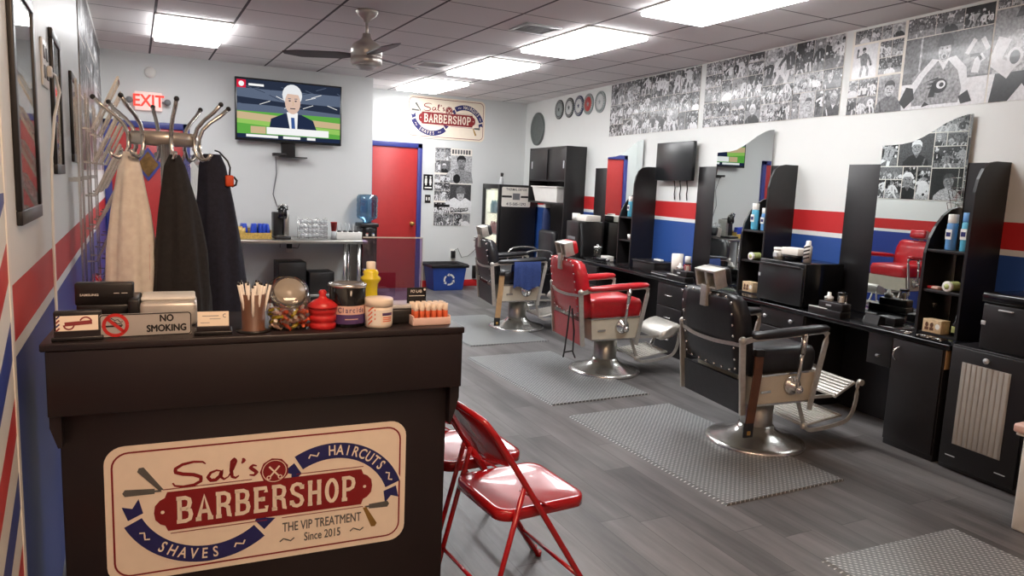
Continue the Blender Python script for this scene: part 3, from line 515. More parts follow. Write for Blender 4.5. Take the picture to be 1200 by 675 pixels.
# steel table with the coffee things
TZ=.84
t=thing('steel_table','stainless steel table on chrome legs under the television','table',(1.75,8.93,0))
MB('steel').box(-.75,.75,-.30,.30,TZ-.04,TZ,.006).obj('tabletop',t)
for x in (-.71,.50,.66):
    for y in ((-.25,.25) if x!=.50 else (-.2,)): MB('chrome').cyl((x,y,.02),(x,y,TZ-.04),.022).lathe([(0,0),(.028,0),(.028,.02),(.02,.03)],(x,y,0),12).obj('leg',t)
MB('steel').box(-.71,.66,-.25,.25,.16,.19,.004).obj('undershelf',t)
t=thing('snack_box','open cardboard box of chocolate bars on the steel table','box',(1.24,8.9,TZ)); m=MB('goldwrap'); m.box(-.17,.17,-.06,.06,0,.005).box(-.17,.17,-.064,-.06,0,.07).box(-.17,.17,.06,.064,0,.12).box(-.174,-.17,-.064,.064,0,.1).box(.17,.174,-.064,.064,0,.1); m.obj('box_tray',t)
first=None
for k in range(7):
    x=1.24-.145+k*.048
    if first is None:
        first=MB('bluewrap').box(-.02,.02,-.05,.05,0,.17,.012).obj('chocolate_bar'); tag(first,'blue wrapped chocolate bar standing in the snack box on the steel table','snack','blue wrapped bars in the snack box')
    o=first if k==0 else dup(first); o.location=(x,8.9,TZ+.006); o.rotation_euler=(0,R(random.uniform(-9,9)),R(random.uniform(-10,10)))
t=thing('gold_snack_bag','gold snack packet left of the blue chocolate bars on the table','snack',(1.075,8.86,TZ)); MB('goldwrap').rings([[V((x*s,y*s2,z)) for x,y in ((-.05,-.02),(.05,-.02),(.05,.02),(-.05,.02))] for s,s2,z in ((1,.3,0),(1,1.2,.04),(1,1,.09),(1,.2,.14))]).obj('packet',t)
t=thing('coffee_machine','black and silver pod coffee machine on the steel table','coffee machine',(1.53,8.93,TZ))
MB('black').box(-.09,.09,-.17,.12,0,.035,.01).obj('base',t); MB('black').box(-.085,.03,-.03,.13,.03,.31,.015).obj('body',t); MB('steel').box(.03,.09,-.06,.13,.03,.30,.015).obj('water_tank',t)
MB('blackg').lathe([(0,0),(.05,0),(.058,.03),(.05,.10),(.03,.14),(0,.15)],(.01,-.07,.24),16).obj('brew_head',t); MB('chrome').tube([(-.045,-.08,.34),(-.04,-.1,.385),(.01,-.11,.405),(.06,-.1,.385),(.065,-.08,.34)],.011,8).obj('lever_handle',t); MB('steel').box(-.06,.06,-.16,-.04,.035,.042,.002).obj('drip_tray',t)
t=thing('pod_rack','chrome wire rack of coffee pods on the steel table','rack',(1.90,8.92,TZ)); m=MB('chrome')
for x in (-.165,-.055,.055,.165):
    for y in (-.05,.05): m.cyl((x,y,0),(x,y,.25),.004,n=6)
for z in (.01,.06,.115,.17,.225): 
    for y in (-.05,.05): m.cyl((-.165,y,z),(.165,y,z),.003,n=6)
m.obj('frame',t); first=None
for r_ in range(4):
    for k in range(7):
        if first is None:
            first=MB('lightgrey').lathe([(0,0),(.018,0),(.023,.035),(.026,.036),(.026,.04),(0,.04)],n=12).obj('coffee_pod'); tag(first,'small silver coffee pod lying in the wire rack on the steel table','coffee pod','coffee pods in the wire rack')
        o=first if (r_,k)==(0,0) else dup(first); o.location=(1.90-.14+k*.047,8.905,TZ+.036+r_*.055); o.rotation_euler=(R(80),0,0)
t=tag(MB('red').lathe([(0,0),(.028,0),(.04,.11),(.042,.11),(.038,.106),(.026,.006),(0,.006)],n=18).obj('paper_cup',loc=(2.13,8.8,TZ+.10)),'red paper cup at right of the coffee pod rack','cup')
t=thing('cup_stack','clear cup turned upside down under the red paper cup','cup',(2.13,8.8,TZ)); MB('lightgrey').lathe([(0,.1),(.03,.1),(.038,0),(.035,0),(.028,.096),(0,.096)],n=18).obj('cup_body',t)
t=thing('condiment_tray','white box of stirrers and lids right of the red cup','box',(2.30,8.86,TZ)); MB('white').box(-.14,.17,-.09,.09,0,.09,.004).obj('carton',t)
first=None
for k in range(4):
    if first is None: first=MB('black').lathe([(0,0),(.026,0),(.028,.006),(.02,.018),(0,.019)],n=16).obj('cup_cover'); tag(first,'small black cup lid on the white box right of the red cup','lid','cup lids on the white box')
    o=first if k==0 else dup(first); o.location=(2.30-.10+k*.07,8.81+.01*(k%2),TZ+.0905)
first=None
for k in range(5):
    if first is None: first=MB('lightgrey').cyl((0,0,0),(-.01,-.01,.1),.006,n=8).obj('stirrer'); tag(first,'pale stirrer standing on the white box right of the red cup','stirrer','stirrers on the white box')
    o=first if k==0 else dup(first); o.location=(2.30-.1+k*.05,8.90,TZ+.0905)
t=thing('water_cooler','black water cooler with upturned blue bottle right of steel table','water cooler',(2.625,9.1,0))
MB('blackg').box(-.10,.10,-.12,.12,.35,.98,.012).obj('tower',t); MB('black').box(-.12,.12,-.13,.13,.98,1.03,.012).obj('top_collar',t); MB('steel').box(-.10,.10,-.115,.115,0,.35,.008).obj('base_cabinet',t)
m=MB('bottle'); m.lathe([(.0,1.03),(.05,1.03),(.06,1.06),(.125,1.09),(.135,1.13),(.128,1.15),(.135,1.18),(.128,1.22),(.135,1.25),(.128,1.28),(.135,1.31),(.13,1.36),(.11,1.385),(0,1.39)],n=28); m.obj('bottle',t)
for s_,c_ in ((-1,'red'),(1,'blue')): MB('white').box(s_*.04-.012,s_*.04+.012,-.16,-.12,.87,.90,.004).use(c_).box(s_*.04-.01,s_*.04+.01,-.162,-.15,.90,.91).obj('tap',t)
MB('grey').box(-.09,.09,-.15,-.12,.44,.46,.003).obj('drip_tray',t)
t=thing('speaker','tall black subwoofer box under the steel table','speaker',(1.66,9.05,.19)); MB('black').box(-.165,.165,-.17,.17,0,.37,.012).obj('cabinet',t); MB('grey').box(-.1,.1,-.172,-.17,.1,.105).obj('trim_line',t)
t=thing('speaker','low black speaker box right of the taller box under table','speaker',(2.0,8.98,.19)); MB('black').box(-.15,.15,-.15,.15,0,.25,.01).obj('cabinet',t)
t=thing('wall_adapter','small outlet with plugged adapters on wall below the steel table','outlet',(1.69,9.268,.66)); MB('white').box(-.04,.04,-.01,0,-.02,.1,.004).obj('plate',t); MB('black').box(-.035,.03,-.05,-.01,.03,.09,.008).obj('adapter',t); MB('black').tube([(.02,-.03,.04),(.1,-.02,.03),(.14,-.01,.12),(.12,-.004,.24)],.005,6).obj('cord',t)
# recycling bin and its neighbours
t=thing('recycling_bin','blue recycling bin with black liner and white arrows by red door','bin',(4.10,10.05,0)); m=MB('blue'); o=lambda w,d,z:[V((x*w,y*d,z)) for x,y in ((-1,-1),(1,-1),(1,1),(-1,1))]
m.rings([o(.225,.15,0),o(.265,.19,.34),o(.285,.205,.345),o(.285,.205,.37),o(.27,.19,.37),o(.23,.155,.02)],smooth=False); m.obj('tub',t)
MB('black').rings([o(.275,.2,.36),o(.295,.215,.34),o(.30,.22,.375),o(.28,.2,.395),o(.25,.17,.37),o(.2,.13,.1)],smooth=False).obj('bin_liner',t)
m=MB('white')
for k in range(3):
    a0=k*120+15; c=[(.075*cos(R(a0+d)),.185+.075*sin(R(a0+d))) for d in range(0,71,10)]; m.rib(c,.026,-.186); e=R(a0+78); m.flat([(.05*cos(e),.185+.05*sin(e)),(.102*cos(e),.185+.102*sin(e)),(.078*cos(e+.5),.185+.078*sin(e+.5))],-.186)
s_=m.obj('recycling_mark',t,label='white recycling arrows'); s_.rotation_euler=(R(6.7),0,0); s_.location=(0,.031,0)
t=thing('wall_adapter','black adapter plugged into wall outlet above the recycling bin','outlet',(4.31,10.29,.42)); MB('white').box(-.04,.04,-.006,0,-.02,.16,.003).obj('plate',t); MB('black').box(-.03,.035,-.05,-.006,.02,.13,.006).obj('adapter',t); MB('black').tube([(.0,-.03,.12),(.08,-.02,.17),(.15,-.012,.03),(.26,-.01,.05),(.36,-.01,.13),(.42,-.012,.2)],.004,6).obj('cord',t)
t=thing('floor_outlet','black cover plate low on wall between bin and beverage fridge','outlet',(4.68,10.29,.12)); MB('black').box(-.03,.03,-.03,0,0,.2,.004).obj('cover',t)
# beverage fridge in the far corner, glass door towards the room
t=thing('beverage_fridge','black beverage fridge with lit glass door in far corner','fridge',(4.78,9.95,0)); m=MB('black'); m.box(.03,.62,-.27,.31,0,.05).box(.03,.62,-.27,-.245,.05,1.59,.004).box(.03,.62,.285,.31,.05,1.59,.004).box(.03,.62,-.245,.285,1.55,1.59).box(.59,.62,-.245,.285,.05,1.55); m.obj('cabinet',t)
m=MB('black'); m.box(-.01,.03,-.27,-.225,.06,1.59,.004).box(-.01,.03,.265,.31,.06,1.59,.004).box(-.01,.03,-.225,.265,1.52,1.59,.004).box(-.01,.03,-.225,.265,.06,.14,.004); d=m.obj('door',t); MB('glass').box(.005,.012,-.225,.265,.14,1.52).obj('door_glass',d)
MB('coolerlight').box(.10,.45,-.2,.24,1.51,1.535).obj('light_panel',t,label='lit strip under the top')
MB('liner').box(.515,.528,-.24,.28,.06,1.5).box(.04,.515,.272,.28,.06,1.5).obj('lining',t,label='white inner lining, given a glow of its own')  # lining emits light itself to brighten the fridge interior
for k,z in enumerate((.2,.52,.84,1.16)):
    MB('white').box(.06,.5,-.24,.28,z-.012,z,.002).obj('shelf',t); 
drinks=[('bottle of green drink','greenl'),('orange drink bottle','orange'),('red drink bottle','red'),('pale blue water bottle','teal')]
for r_,z in enumerate((.2,.52,.84,1.16)):
    first=None
    for k in range(5):
        if first is None:
            m=MB(drinks[r_][1]); m.lathe([(0,0),(.03,0),(.032,.02),(.032,.12),(.014,.17),(.014,.185),(0,.185)],n=12); first=m.obj('drink_bottle'); tag(first,drinks[r_][0]+' on the '+('lowest','second','third','top')[r_]+' shelf of the lit fridge','bottle','drinks in the lit fridge, '+('lowest','second','third','top')[r_]+' shelf')
        o=first if k==0 else dup(first); o.location=(4.88,9.78+k*.085,z+.001)
t=thing('fridge_notice','white notice with black band stuck on side of black fridge','sign',(5.055,9.679,1.265)); MB('paper').prism([(x,z+.145) for x,z in rrect(.24,.145,.02)],-.004,0).obj('sheet',t)
m=MB('inkblack'); m.text('THERMAL DETOX',0,.255,.036,-.005,sx=.86,bold=.01).text('415-585-1292',0,.04,.042,-.005,sx=1.0,bold=.01).rect(-.24,-.075,.135,.165,-.005).rect(.075,.24,.135,.165,-.005).rect(-.06,.06,.105,.20,-.005,'grey'); m.obj('printing',t)
t=thing('spray_bottle','small clear spray bottle on top of the beverage fridge','bottle',(4.86,9.80,1.59)); MB('lightgrey').lathe([(0,0),(.03,0),(.032,.02),(.03,.08),(.014,.1),(.014,.115),(0,.115)],n=14).obj('body',t); MB('black').box(-.012,.012,-.035,.02,.115,.17,.006).box(-.008,.008,-.05,-.03,.14,.16,.003).obj('trigger_head',t)
# tall black cupboard against the right wall
t=thing('tall_cupboard','tall black cupboard with sliding doors and open shelf by fridge','cupboard',W(8.65,0,0),RZ)
MB('black').box(-.02,0,-.30,0,0,2.12,.002).obj('side_panel',t); MB('black').box(-1.2,-1.18,-.30,0,1.35,2.12,.002).obj('side_panel',t)
MB('black').box(-1.18,-.02,-.29,0,2.09,2.12).obj('top',t); MB('black').box(-1.18,-.02,-.30,0,1.35,1.375).obj('shelf',t); MB('black').box(-1.18,-.02,-.30,0,1.66,1.68).obj('shelf',t); MB('black').box(-1.18,-.02,-.015,0,0,2.1).obj('back_panel',t)
for x0,x1,yy,hx in ((-1.18,-.59,-.30,-1.10),(-.61,-.02,-.285,-.09)):
    d=MB('black').box(x0,x1,yy,yy+.014,1.68,2.09,.002).obj('sliding_door',t); MB('lightgrey').box(hx-.018,hx+.018,yy-.003,yy,1.83,1.93,.002).obj('finger_pull',d)
t=thing('storage_tub','white plastic tub on open shelf of the tall black cupboard','tub',W(9.35,.16,1.376),RZ); q=lambda w,d,z:[V((x*w,y*d,z)) for x,y in ((-1,-1),(1,-1),(1,1),(-1,1))]
MB('white').rings([q(.36,.085,0),q(.42,.115,.2),q(.44,.13,.2),q(.44,.13,.215),q(.41,.11,.215),q(.355,.08,.02)],smooth=False).obj('tub_body',t)
t=thing('clear_bowl','small pale bowl at right end of the cupboard shelf','bowl',W(8.75,.2,1.376)); MB('lightgrey').lathe([(0,0),(.03,0),(.06,.05),(.055,.05),(.028,.006),(0,.006)]).obj('bowl_body',t)
t=thing('rolled_apron','dark blue apron hanging below the shelf of the tall cupboard','apron',W(9.35,.22,0)); MB('navyblue').rings([[V((r*1.1*cos(a*PI/4)*(1+.15*(a%2)),r*.6*sin(a*PI/4),z)) for a in range(8)] for r,z in ((.055,.9),(.06,1.0),(.055,1.2),(.04,1.29))]).obj('cloth',t); MB('white').box(-.04,.04,-.03,.03,1.29,1.35,.006).obj('clip',t)
# wall plate, five round seals
t=thing('wall_plate','large round pewter plate on the right wall above tall cupboard','plate',W(10.28,0,2.44),RZ); MB('pewter').lathe([(0,.012),(.17,.012),(.195,.016),(.23,.03),(.245,.022),(.245,0),(0,0)],n=40,mx=Mx.Rotation(PI/2,4,'X')).obj('dish',t)
S5=[(9.55,'seal_dark','seal_grey','dark round emblem, first from the pewter plate'),(9.23,'seal_dark','seal_light','round white emblem with dark rim, second from plate'),(8.94,'seal_navy','seal_light','navy round emblem, middle of the five'),(8.67,'seal_grey','seal_red','red round emblem with grey rim'),(8.35,'seal_grey','seal_light','pale grey round emblem nearest the baseball poster')]
for i,(u,c1,c2,lab) in enumerate(S5):
    t=thing('round_emblem',lab,'emblem',W(u,0,2.67),RZ,'five round emblems in a row under the ceiling'); mx=Mx.Rotation(PI/2,4,'X'); r=.135
    MB(c1).lathe([(0,0),(r,0),(r,.012),(r*.97,.016),(r*.7,.016),(0,.014)],n=32,mx=mx).obj('rim',t); m=MB(c2); m.lathe([(0,.0165),(r*.70,.0165),(r*.70,.012)],n=28,mx=mx)
    m.use(c1).flat([(r*.3*cos(R(90+k*36))*(1 if k%2==0 else .45),r*.3*sin(R(90+k*36))*(1 if k%2==0 else .45)) for k in range(10)],-.0185); m.obj('device',t)
    m=MB('seal_light' if c1!='seal_grey' else 'seal_dark')
    for k in range(24): a=R(k*15); m.rect(r*.84*cos(a)-.006,r*.84*cos(a)+.006,r*.84*sin(a)-.006,r*.84*sin(a)+.006,-.0175)
    m.obj('rim_marks',t)
# dark television on the right wall
t=thing('television','switched-off black television on right wall between two stations','television',W(6.52,0,1.70),RZ); MB('screen').box(-.33,.33,-.09,-.05,0,.395,.006).obj('panel',t); MB('black').box(-.12,.12,-.05,-.004,.1,.3,.004).obj('wall_bracket',t)
for x in (-.05,.05,.17): MB('black').tube([(x,-.03,.01),(x+.01,-.02,-.08),(x-.005,-.015,-.14),(x+.004,-.012,-.2)],.006,6).obj('dangling_cable',t)
# ------------------------------------------------------------------ reception counter
CA=-.059; CT=1.10; CO=V((-.237,2.248,0)); cu=V((cos(CA),sin(CA),0)); cv=V((-sin(CA),cos(CA),0))
def CP(x,y,z=CT): return CO+cu*x+cv*y+V((0,0,z))
t=thing('reception_counter','dark espresso reception counter with overhanging top at left foreground','counter',CO,CA)
MB('espresso').box(0,1.205,0,.42,CT-.022,CT,.004).obj('counter_top',t)
MB('espresso').box(.012,1.2,.004,.024,.895,CT-.022,.003).obj('fascia',t)
m=MB('espresso'); m.prism([(1.168,CT-.022),(1.2,CT-.022),(1.2,.85),(1.186,.80),(1.172,.76),(1.168,.76)],.024,.40); m.obj('end_panel',t,label='shaped end panel under the overhang')
MB('espresso').prism([(.012,CT-.022),(.04,CT-.022),(.04,.80),(.03,.80),(.012,.86)],.024,.40).obj('end_panel',t)
MB('espresso').box(.03,1.168,.06,.40,0,CT-.022,.003).obj('front_body',t)
so=sign('shop_sign',"large cream barbershop sign on front of reception counter",.893,.42,CP(.581,.0595,.567),CA)
# things along its edge
t=thing('card_holder','dark card holder with printed barbershop card at left end of counter','card holder',CP(.085,.055),CA+.08)
MB('black').box(-.062,.062,-.03,.05,0,.012,.003).box(-.058,.058,.02,.045,.01,.075,.004).obj('holder',t)
m=MB('espresso'); m.prism([(-.055,.008),(.055,.008),(.055,.028),(-.055,.028)],-.028,-.02); m.obj('lip',t)
m=MB('signcream'); m.flat([(-.05,0),(.05,0),(.05,.045),(-.05,.045)],0); m.rib(arc(-.02,.02,.012,180,360,10),.004,-.0006,'maroon').rib([(-.03,.022),(.035,.026)],.011,-.0006).rib(arc(.02,.026,.014,10,160,10),.004,-.0006)
for k in range(4): m.rib([(-.05,.004+k*.011),(-.042,.012+k*.011)],.004,-.0006,'signnavy' if k%2 else 'maroon')
o=m.obj('business_card',t); o.location=(0,-.022,.024); o.rotation_euler=(R(-16),0,0)
t=thing('no_smoking_sign','silver NO SMOKING plaque with red barred cigarette on counter','sign',CP(.255,.06),CA+.075); h=.067
MB('silver').prism([(x,z+h/2) for x,z in rrect(.118,h/2,.008)],-.004,0).obj('plate',t); m=MB('black'); m.rib([(x,z+h/2) for x,z in rrect(.116,h/2-.002,.008)],.003,-.0046,loop=True); m.obj('rim',t)
m=MB('inkblack'); m.text('NO',.052,.05,.02,-.0048,sx=.84,heavy=.0011).text('SMOKING',.052,.021,.02,-.0048,sx=.84,heavy=.0011); m.obj('lettering',t,label='black lettering reading NO SMOKING')
m=MB('signred'); m.rib(arc(-.078,.036,.029,0,360,30),.009,-.0050,loop=False); m.rib([(-.10,.057),(-.056,.015)],.009,-.0050); m.obj('prohibition_ring',t,label='red prohibition ring')
m=MB('inkblack'); m.rect(-.112,-.062,.031,.036,-.0047).rib([(-.094,.05),(-.088,.056),(-.08,.05),(-.072,.052),(-.066,.044),(-.06,.046)],.0022,-.0047).rib([(-.09,.044),(-.08,.046),(-.074,.04),(-.064,.04),(-.06,.034)],.0022,-.0047); m.obj('cigarette',t)
t=thing('card_holder','dark card holder with plain cream card, beside NO SMOKING plaque','card holder',CP(.432,.06),CA-.04)
MB('black').box(-.052,.052,-.03,.04,0,.012,.003).obj('holder',t); MB('espresso').box(-.045,.045,-.026,-.018,.01,.026,.002).obj('lip',t)
m=MB('signcream'); m.box(-.043,.043,-.0008,.0008,0,.055); m.rib([(-.03,.042),(.015,.042)],.002,-.0012,'grey').rib([(-.01,.033),(.02,.033)],.0015,-.0012).rib([(-.035,.022),(-.01,.022)],.0015,-.0012).rib(arc(.032,.042,.005,60,300,8),.002,-.0012); o=m.obj('business_card',t); o.location=(0,-.012,.012); o.rotation_euler=(R(-12),0,0)
t=thing('pen_cup','brown mesh cup holding white pens on the counter','pen cup',CP(.545,.07)); m=MB('leather'); m.lathe([(0,0),(.037,0),(.037,.006),(.033,.008),(.036,.115),(.034,.115),(.031,.01),(0,.01)],n=24); m.obj('cup',t); MB('black').lathe([(0,0),(.05,0),(.05,.006),(0,.0065)],n=28).obj('saucer',t)
random.seed(3); first=None
for k in range(16):
    a=k*2.4; r=.006+.021*math.sqrt((k+.5)/16); x,y=r*cos(a),r*sin(a)
    if first is None:
        first=thing('pen','white pen standing in the brown cup on the counter','pen',(0,0,0),0,'pens in the brown cup'); MB('paper').cyl((0,0,0),(0,0,.13),.0042,n=8).obj('barrel',first); MB('black').cyl((0,0,.13),(0,0,.138),.0036,.0015,n=8).obj('tip',first)
    o=first if k==0 else dup(first); o.location=CP(.545+x*.8,.07+y*.8,CT+.012+.008*random.random()); o.rotation_euler=(-y*9,x*9,0)
t=thing('candy_jar','clear glass candy jar with slanted round lid on the counter','jar',CP(.652,.10),CA)
m=MB('jar'); rs=[]
def sq(w,d,z,n=28,p=3.2,tilt=0): 
    out=[]
    for i in range(n):
        a=2*PI*i/n; c,s_=cos(a),sin(a); k=(abs(c)**p+abs(s_)**p)**(-1/p); y=s_*k*d; out.append(V((c*k*w,y,z+tilt*(y+d))))
    return out
m.rings([sq(.05,.045,0),sq(.058,.052,.006),sq(.066,.06,.05),sq(.066,.06,.085,tilt=.12),sq(.06,.056,.10,tilt=.42),sq(.05,.05,.106,tilt=.5)],cap=False); m.faces([tuple(p) for p in sq(.05,.045,.0)],[list(range(28))]); m.obj('body',t)
L=Mx.Translation((0,-.022,.115))@Mx.Rotation(R(52),4,'X'); MB('jar').lathe([(.048,-.012),(.053,-.01),(.053,.004),(.047,.008)],n=32,mx=L).obj('lid',t)
MB('jar').lathe([(.053,-.004),(.055,-.004),(.055,.004),(.053,.004)],n=32,mx=L).obj('rim',t); MB('lid').lathe([(0,.006),(.046,.0065),(.046,.0085),(0,.0105)],n=32,mx=L).obj('lid_disc',t,label='grey lid disc')
first=None; random.seed(9); cc=['pinklabel','orange','yellow','tube','tubecap','pink']
proto=[]
for k in range(64):
    if len(proto)<6:
        m=MB(cc[k]); m.rings([[V((x,.006*cos(j*PI/3)*s_,.006*sin(j*PI/3)*s_)) for j in range(6)] for x,s_ in ((-.017,1),(-.010,.4),(-.008,1),(.008,1),(.010,.4),(.017,1))]); o=m.obj('wrapped_candy'); tag(o,('pale pink','bright orange','yellow','orange red','cream','blush')[k]+' wrapped candy inside the clear jar','candy','wrapped candies in the clear jar'); proto.append(o)
    else: o=dup(proto[k%6])
    ly=k//16; i=k%16; gx,gy=i%4,i//4
    o.location=CP(.652+(gx-1.5)*.027+random.uniform(-.004,.004),.10+(gy-1.5)*.024+random.uniform(-.004,.004),CT+.011+ly*.0145+random.uniform(0,.003)); o.rotation_euler=(random.random(),random.uniform(-.5,.5),random.random()*6)
t=thing('red_pot','stacked ribbed red plastic pot with knobbed lid on the counter','pot',CP(.752,.075)); m=MB('red'); m.lathe([(0,0),(.038,0),(.041,.004),(.041,.018),(.037,.022),(.042,.026),(.042,.042),(.038,.046),(.043,.05),(.043,.066),(.04,.07)],n=28); m.obj('body',t); MB('red').lathe([(.046,.066),(.047,.074),(.03,.088),(.014,.096),(.01,.105),(.013,.116),(.008,.122),(0,.123)],n=28).obj('lid',t)
t=thing('supply_can','dark round tub with pink and purple label on the counter','tub',CP(.838,.115)); MB('blackg').lathe([(0,0),(.056,0),(.058,.004),(.058,.128),(.056,.13)],n=36).obj('body',t); m=MB('chrome'); m.lathe([(.056,.126),(.061,.128),(.061,.136),(.053,.138),(.05,.132),(0,.131)],n=36); m.obj('rim',t)
def band(mat,r,z0,z1,a0,a1,n=16): return MB(mat).rings([[V((r*cos(R(a0+(a1-a0)*i/n)),r*sin(R(a0+(a1-a0)*i/n)),z)) for i in range(n+1)] for z in (z0,z1)],closed=False)
band('pinklabel',.0586,.042,.07,195,345).obj('label',t,label='pink upper label'); band('purple',.0586,.012,.042,195,345).obj('label',t,label='purple lower label')
def wrapped(mb,s,r,zc,h,a0,a1,mat,bold=.012):  # lettering bent round a tub
    mb.use(mat); n=len(s)
    for i,ch in enumerate(s):
        a=R(a0+(a1-a0)*i/(n-1)); k=len(mb.bm.verts); mb.text(ch,0,zc,h,0,sx=.85,bold=bold); mb.bm.verts.ensure_lookup_table()
        for v in mb.bm.verts[k:]: v.co=Mx.Rotation(a+PI/2,3,'Z')@V((v.co.x,-r,v.co.z))
    return mb
wrapped(MB('purple'),'Clarcide',.0592,.056,.017,232,308,'purple').obj('lettering',t,label='purple lettering on the pink label'); 
m=MB('pinklabel'); m.rings([[V((.0592*cos(R(248+i*6)),.0592*sin(R(248+i*6)),z)) for i in range(8)] for z in (.026,.029)],closed=False); m.obj('label_line',t)
t=thing('cream_jar','white screw-lid jar with orange striped label on the counter','jar',CP(.93,.068)); m=MB('signcream'); m.lathe([(0,0),(.04,0),(.044,.004),(.044,.066),(.041,.07)],n=32); m.obj('body',t); MB('signcream').lathe([(.041,.068),(.046,.07),(.046,.09),(.043,.095),(0,.096)],n=32).obj('lid',t)
m=band('paper',.0446,.01,.06,200,340); m.obj('label',t)
m=MB('tube')
for k in range(4): m.rings([[V((.0450*cos(R(a)),.0450*sin(R(a)),z+dz)) for a,z in ((206,.008+k*.014),(222,.02+k*.014),(240,.03+k*.014))] for dz in (0,.006)],closed=False)
m.obj('label_stripe',t,label='orange diagonal stripes'); band('tubecap',.0451,.012,.052,262,322).obj('label_panel',t); m=band('purple',.0456,.042,.051,268,316); m.obj('label_badge',t,label='purple oval badge')
m=MB('tube'); 
for k in range(3): m.rings([[V((.0456*cos(R(a)),.0456*sin(R(a)),.022+k*.006+dz)) for a in range(270,316,6)] for dz in (0,.003)],closed=False)
m.obj('label_text_lines',t)
t=thing('tonic_bottle','tall yellow liquid bottle with white cap behind the white jar','bottle',CP(.935,.21)); MB('yellow').lathe([(0,0),(.034,0),(.036,.01),(.034,.03),(.026,.06),(.023,.09),(.024,.12),(.034,.135),(.034,.142),(.024,.15),(.027,.16),(.022,.168),(.013,.172)],n=24).obj('body',t); MB('paper').lathe([(.015,.17),(.016,.172),(.016,.194),(.013,.196),(0,.196)],n=18).obj('cap',t)
t=thing('card_reader','small black card reader between white jar and lip balm display','card reader',CP(1.02,.13),CA); MB('black').box(-.045,.045,-.04,.05,0,.05,.006).obj('body',t); m=MB('lightgrey'); m.box(-.05,.05,-.035,.07,.05,.062,.003); m.obj('top_tray',t)
t=thing('lip_balm_display','lip balm display tray with black header card at right end','display',CP(1.105,.085),CA+.02)
MB('pink').box(-.062,.062,-.035,.05,0,.004).box(-.066,.066,-.038,-.032,0,.026,.003).box(-.066,-.061,-.035,.05,0,.032,.002).box(.061,.066,-.035,.05,0,.032,.002).box(-.066,.066,.046,.05,0,.04).obj('tray',t)
MB('blackg').box(-.062,.006,.05,.054,.02,.115,.002).obj('header_card',t); m=MB('paper'); m.text("PO'-LAB",-.03,.102,.010,.0494,sx=.8,bold=.01); m.rect(-.055,.0,.086,.088,.0494).ell(.0,.108,.004,.004,.0494); m.obj('header_lettering',t)
first=None
for r_ in range(3):
    for k in range(6):
        if first is None:
            first=thing('lip_balm','orange lip balm tube with pale cap in the counter display tray','lip balm',(0,0,0),0,'lip balm tubes in the display tray'); MB('tube').lathe([(0,0),(.0082,0),(.0082,.042),(.0075,.043),(0,.043)],n=12).obj('tube_body',first); MB('tubecap').lathe([(.0075,.042),(.0085,.044),(.0085,.066),(0,.067)],n=12).obj('cap',first)
        o=first if (r_,k)==(0,0) else dup(first); o.location=CP(1.105-.051+k*.0205,.085-.021+r_*.025,CT+.005)
# acrylic guard standing on the back edge
t=thing('acrylic_guard','clear acrylic guard sheet standing on right end of the counter','screen',CP(1.04,.34),CA)
MB('plexi').box(-.105,.115,-.002,.002,.012,.268).obj('sheet',t); m=MB('lightgrey'); m.box(-.105,.115,-.0025,.0025,.266,.27).box(.1135,.116,-.0025,.0025,.012,.27); m.obj('edge',t,label='pale cut edge'); MB('lightgrey').box(-.105,.115,-.02,.02,0,.012,.003).obj('base_rail',t)
# till: customer display pole and printer box behind the plaque
t=thing('customer_display','black till customer display with small white lettering at left','display',CP(.135,.26),CA-.02)
MB('black').box(-.06,.06,-.04,.05,0,.02,.006).obj('base',t); MB('black').box(-.075,.07,-.02,.04,.018,.065,.006).obj('stand',t); MB('black').box(-.078,.078,-.02,.02,.062,.13,.005).obj('screen_housing',t,); m=MB('paper'); m.text('SAMSUNG',-.04,.094,.0065,-.0208,sx=1.2,bold=.02).rect(.025,.04,.098,.1,-.0208).rect(.046,.062,.098,.1,-.0208); m.obj('lettering',t)
t=thing('receipt_printer','silver and black till printer box behind the NO SMOKING plaque','printer',CP(.30,.27),CA); MB('black').box(-.1,-.07,-.08,.08,0,.085,.006).obj('side_cover',t); MB('silver').box(-.07,.09,-.08,.08,0,.075,.012).obj('body',t); MB('white').box(-.068,.086,-.05,.08,.074,.086,.006).obj('lid',t)
# ------------------------------------------------------------------ coat stand with its coats
t=thing('coat_stand','chrome coat stand with ring and curved hooks behind the counter','coat stand',(.108,3.12,0))
MB('chrome').cyl((0,0,.03),(0,0,1.70),.017).obj('pole',t); 
for k in range(4): a=R(45+90*k); MB('chrome').tube([(0,0,.25),(.08*cos(a),.08*sin(a),.22),(.17*cos(a),.17*sin(a),.1),(.24*cos(a),.24*sin(a),.012)],.011,8).obj('foot',t)
m=MB('nickel'); m.rings([[V((r*cos(2*PI*i/32),r*sin(2*PI*i/32),z)) for i in range(32)] for r,z in ((.116,1.668),(.118,1.668),(.118,1.714),(.116,1.714))],cap=False,loop=True); 
for k in range(2): a=R(20+90*k); m.tube([(-.116*cos(a),-.116*sin(a),1.69),(.116*cos(a),.116*sin(a),1.69)],.006,6)
m.obj('ring',t,label='brushed ring holding the hooks')
for k in range(8):
    a=R(-90+45*k+8); c,s_=cos(a),sin(a); q=[(.122,1.652),(.124,1.70),(.137,1.735),(.165,1.765),(.205,1.795),(.235,1.825)]
    pts=[(c*r,s_*r,z) for r,z in q]; low=[(c*r,s_*r,z) for r,z in ((.124,1.70),(.124,1.655),(.135,1.628),(.158,1.615),(.18,1.622),(.192,1.64))]
    hk=MB('chrome').tube(pts,.0075,8).tube(low,.0075,8).obj('hook',t); MB('black').sph(pts[-1],.0095).obj('hook_tip',hk)
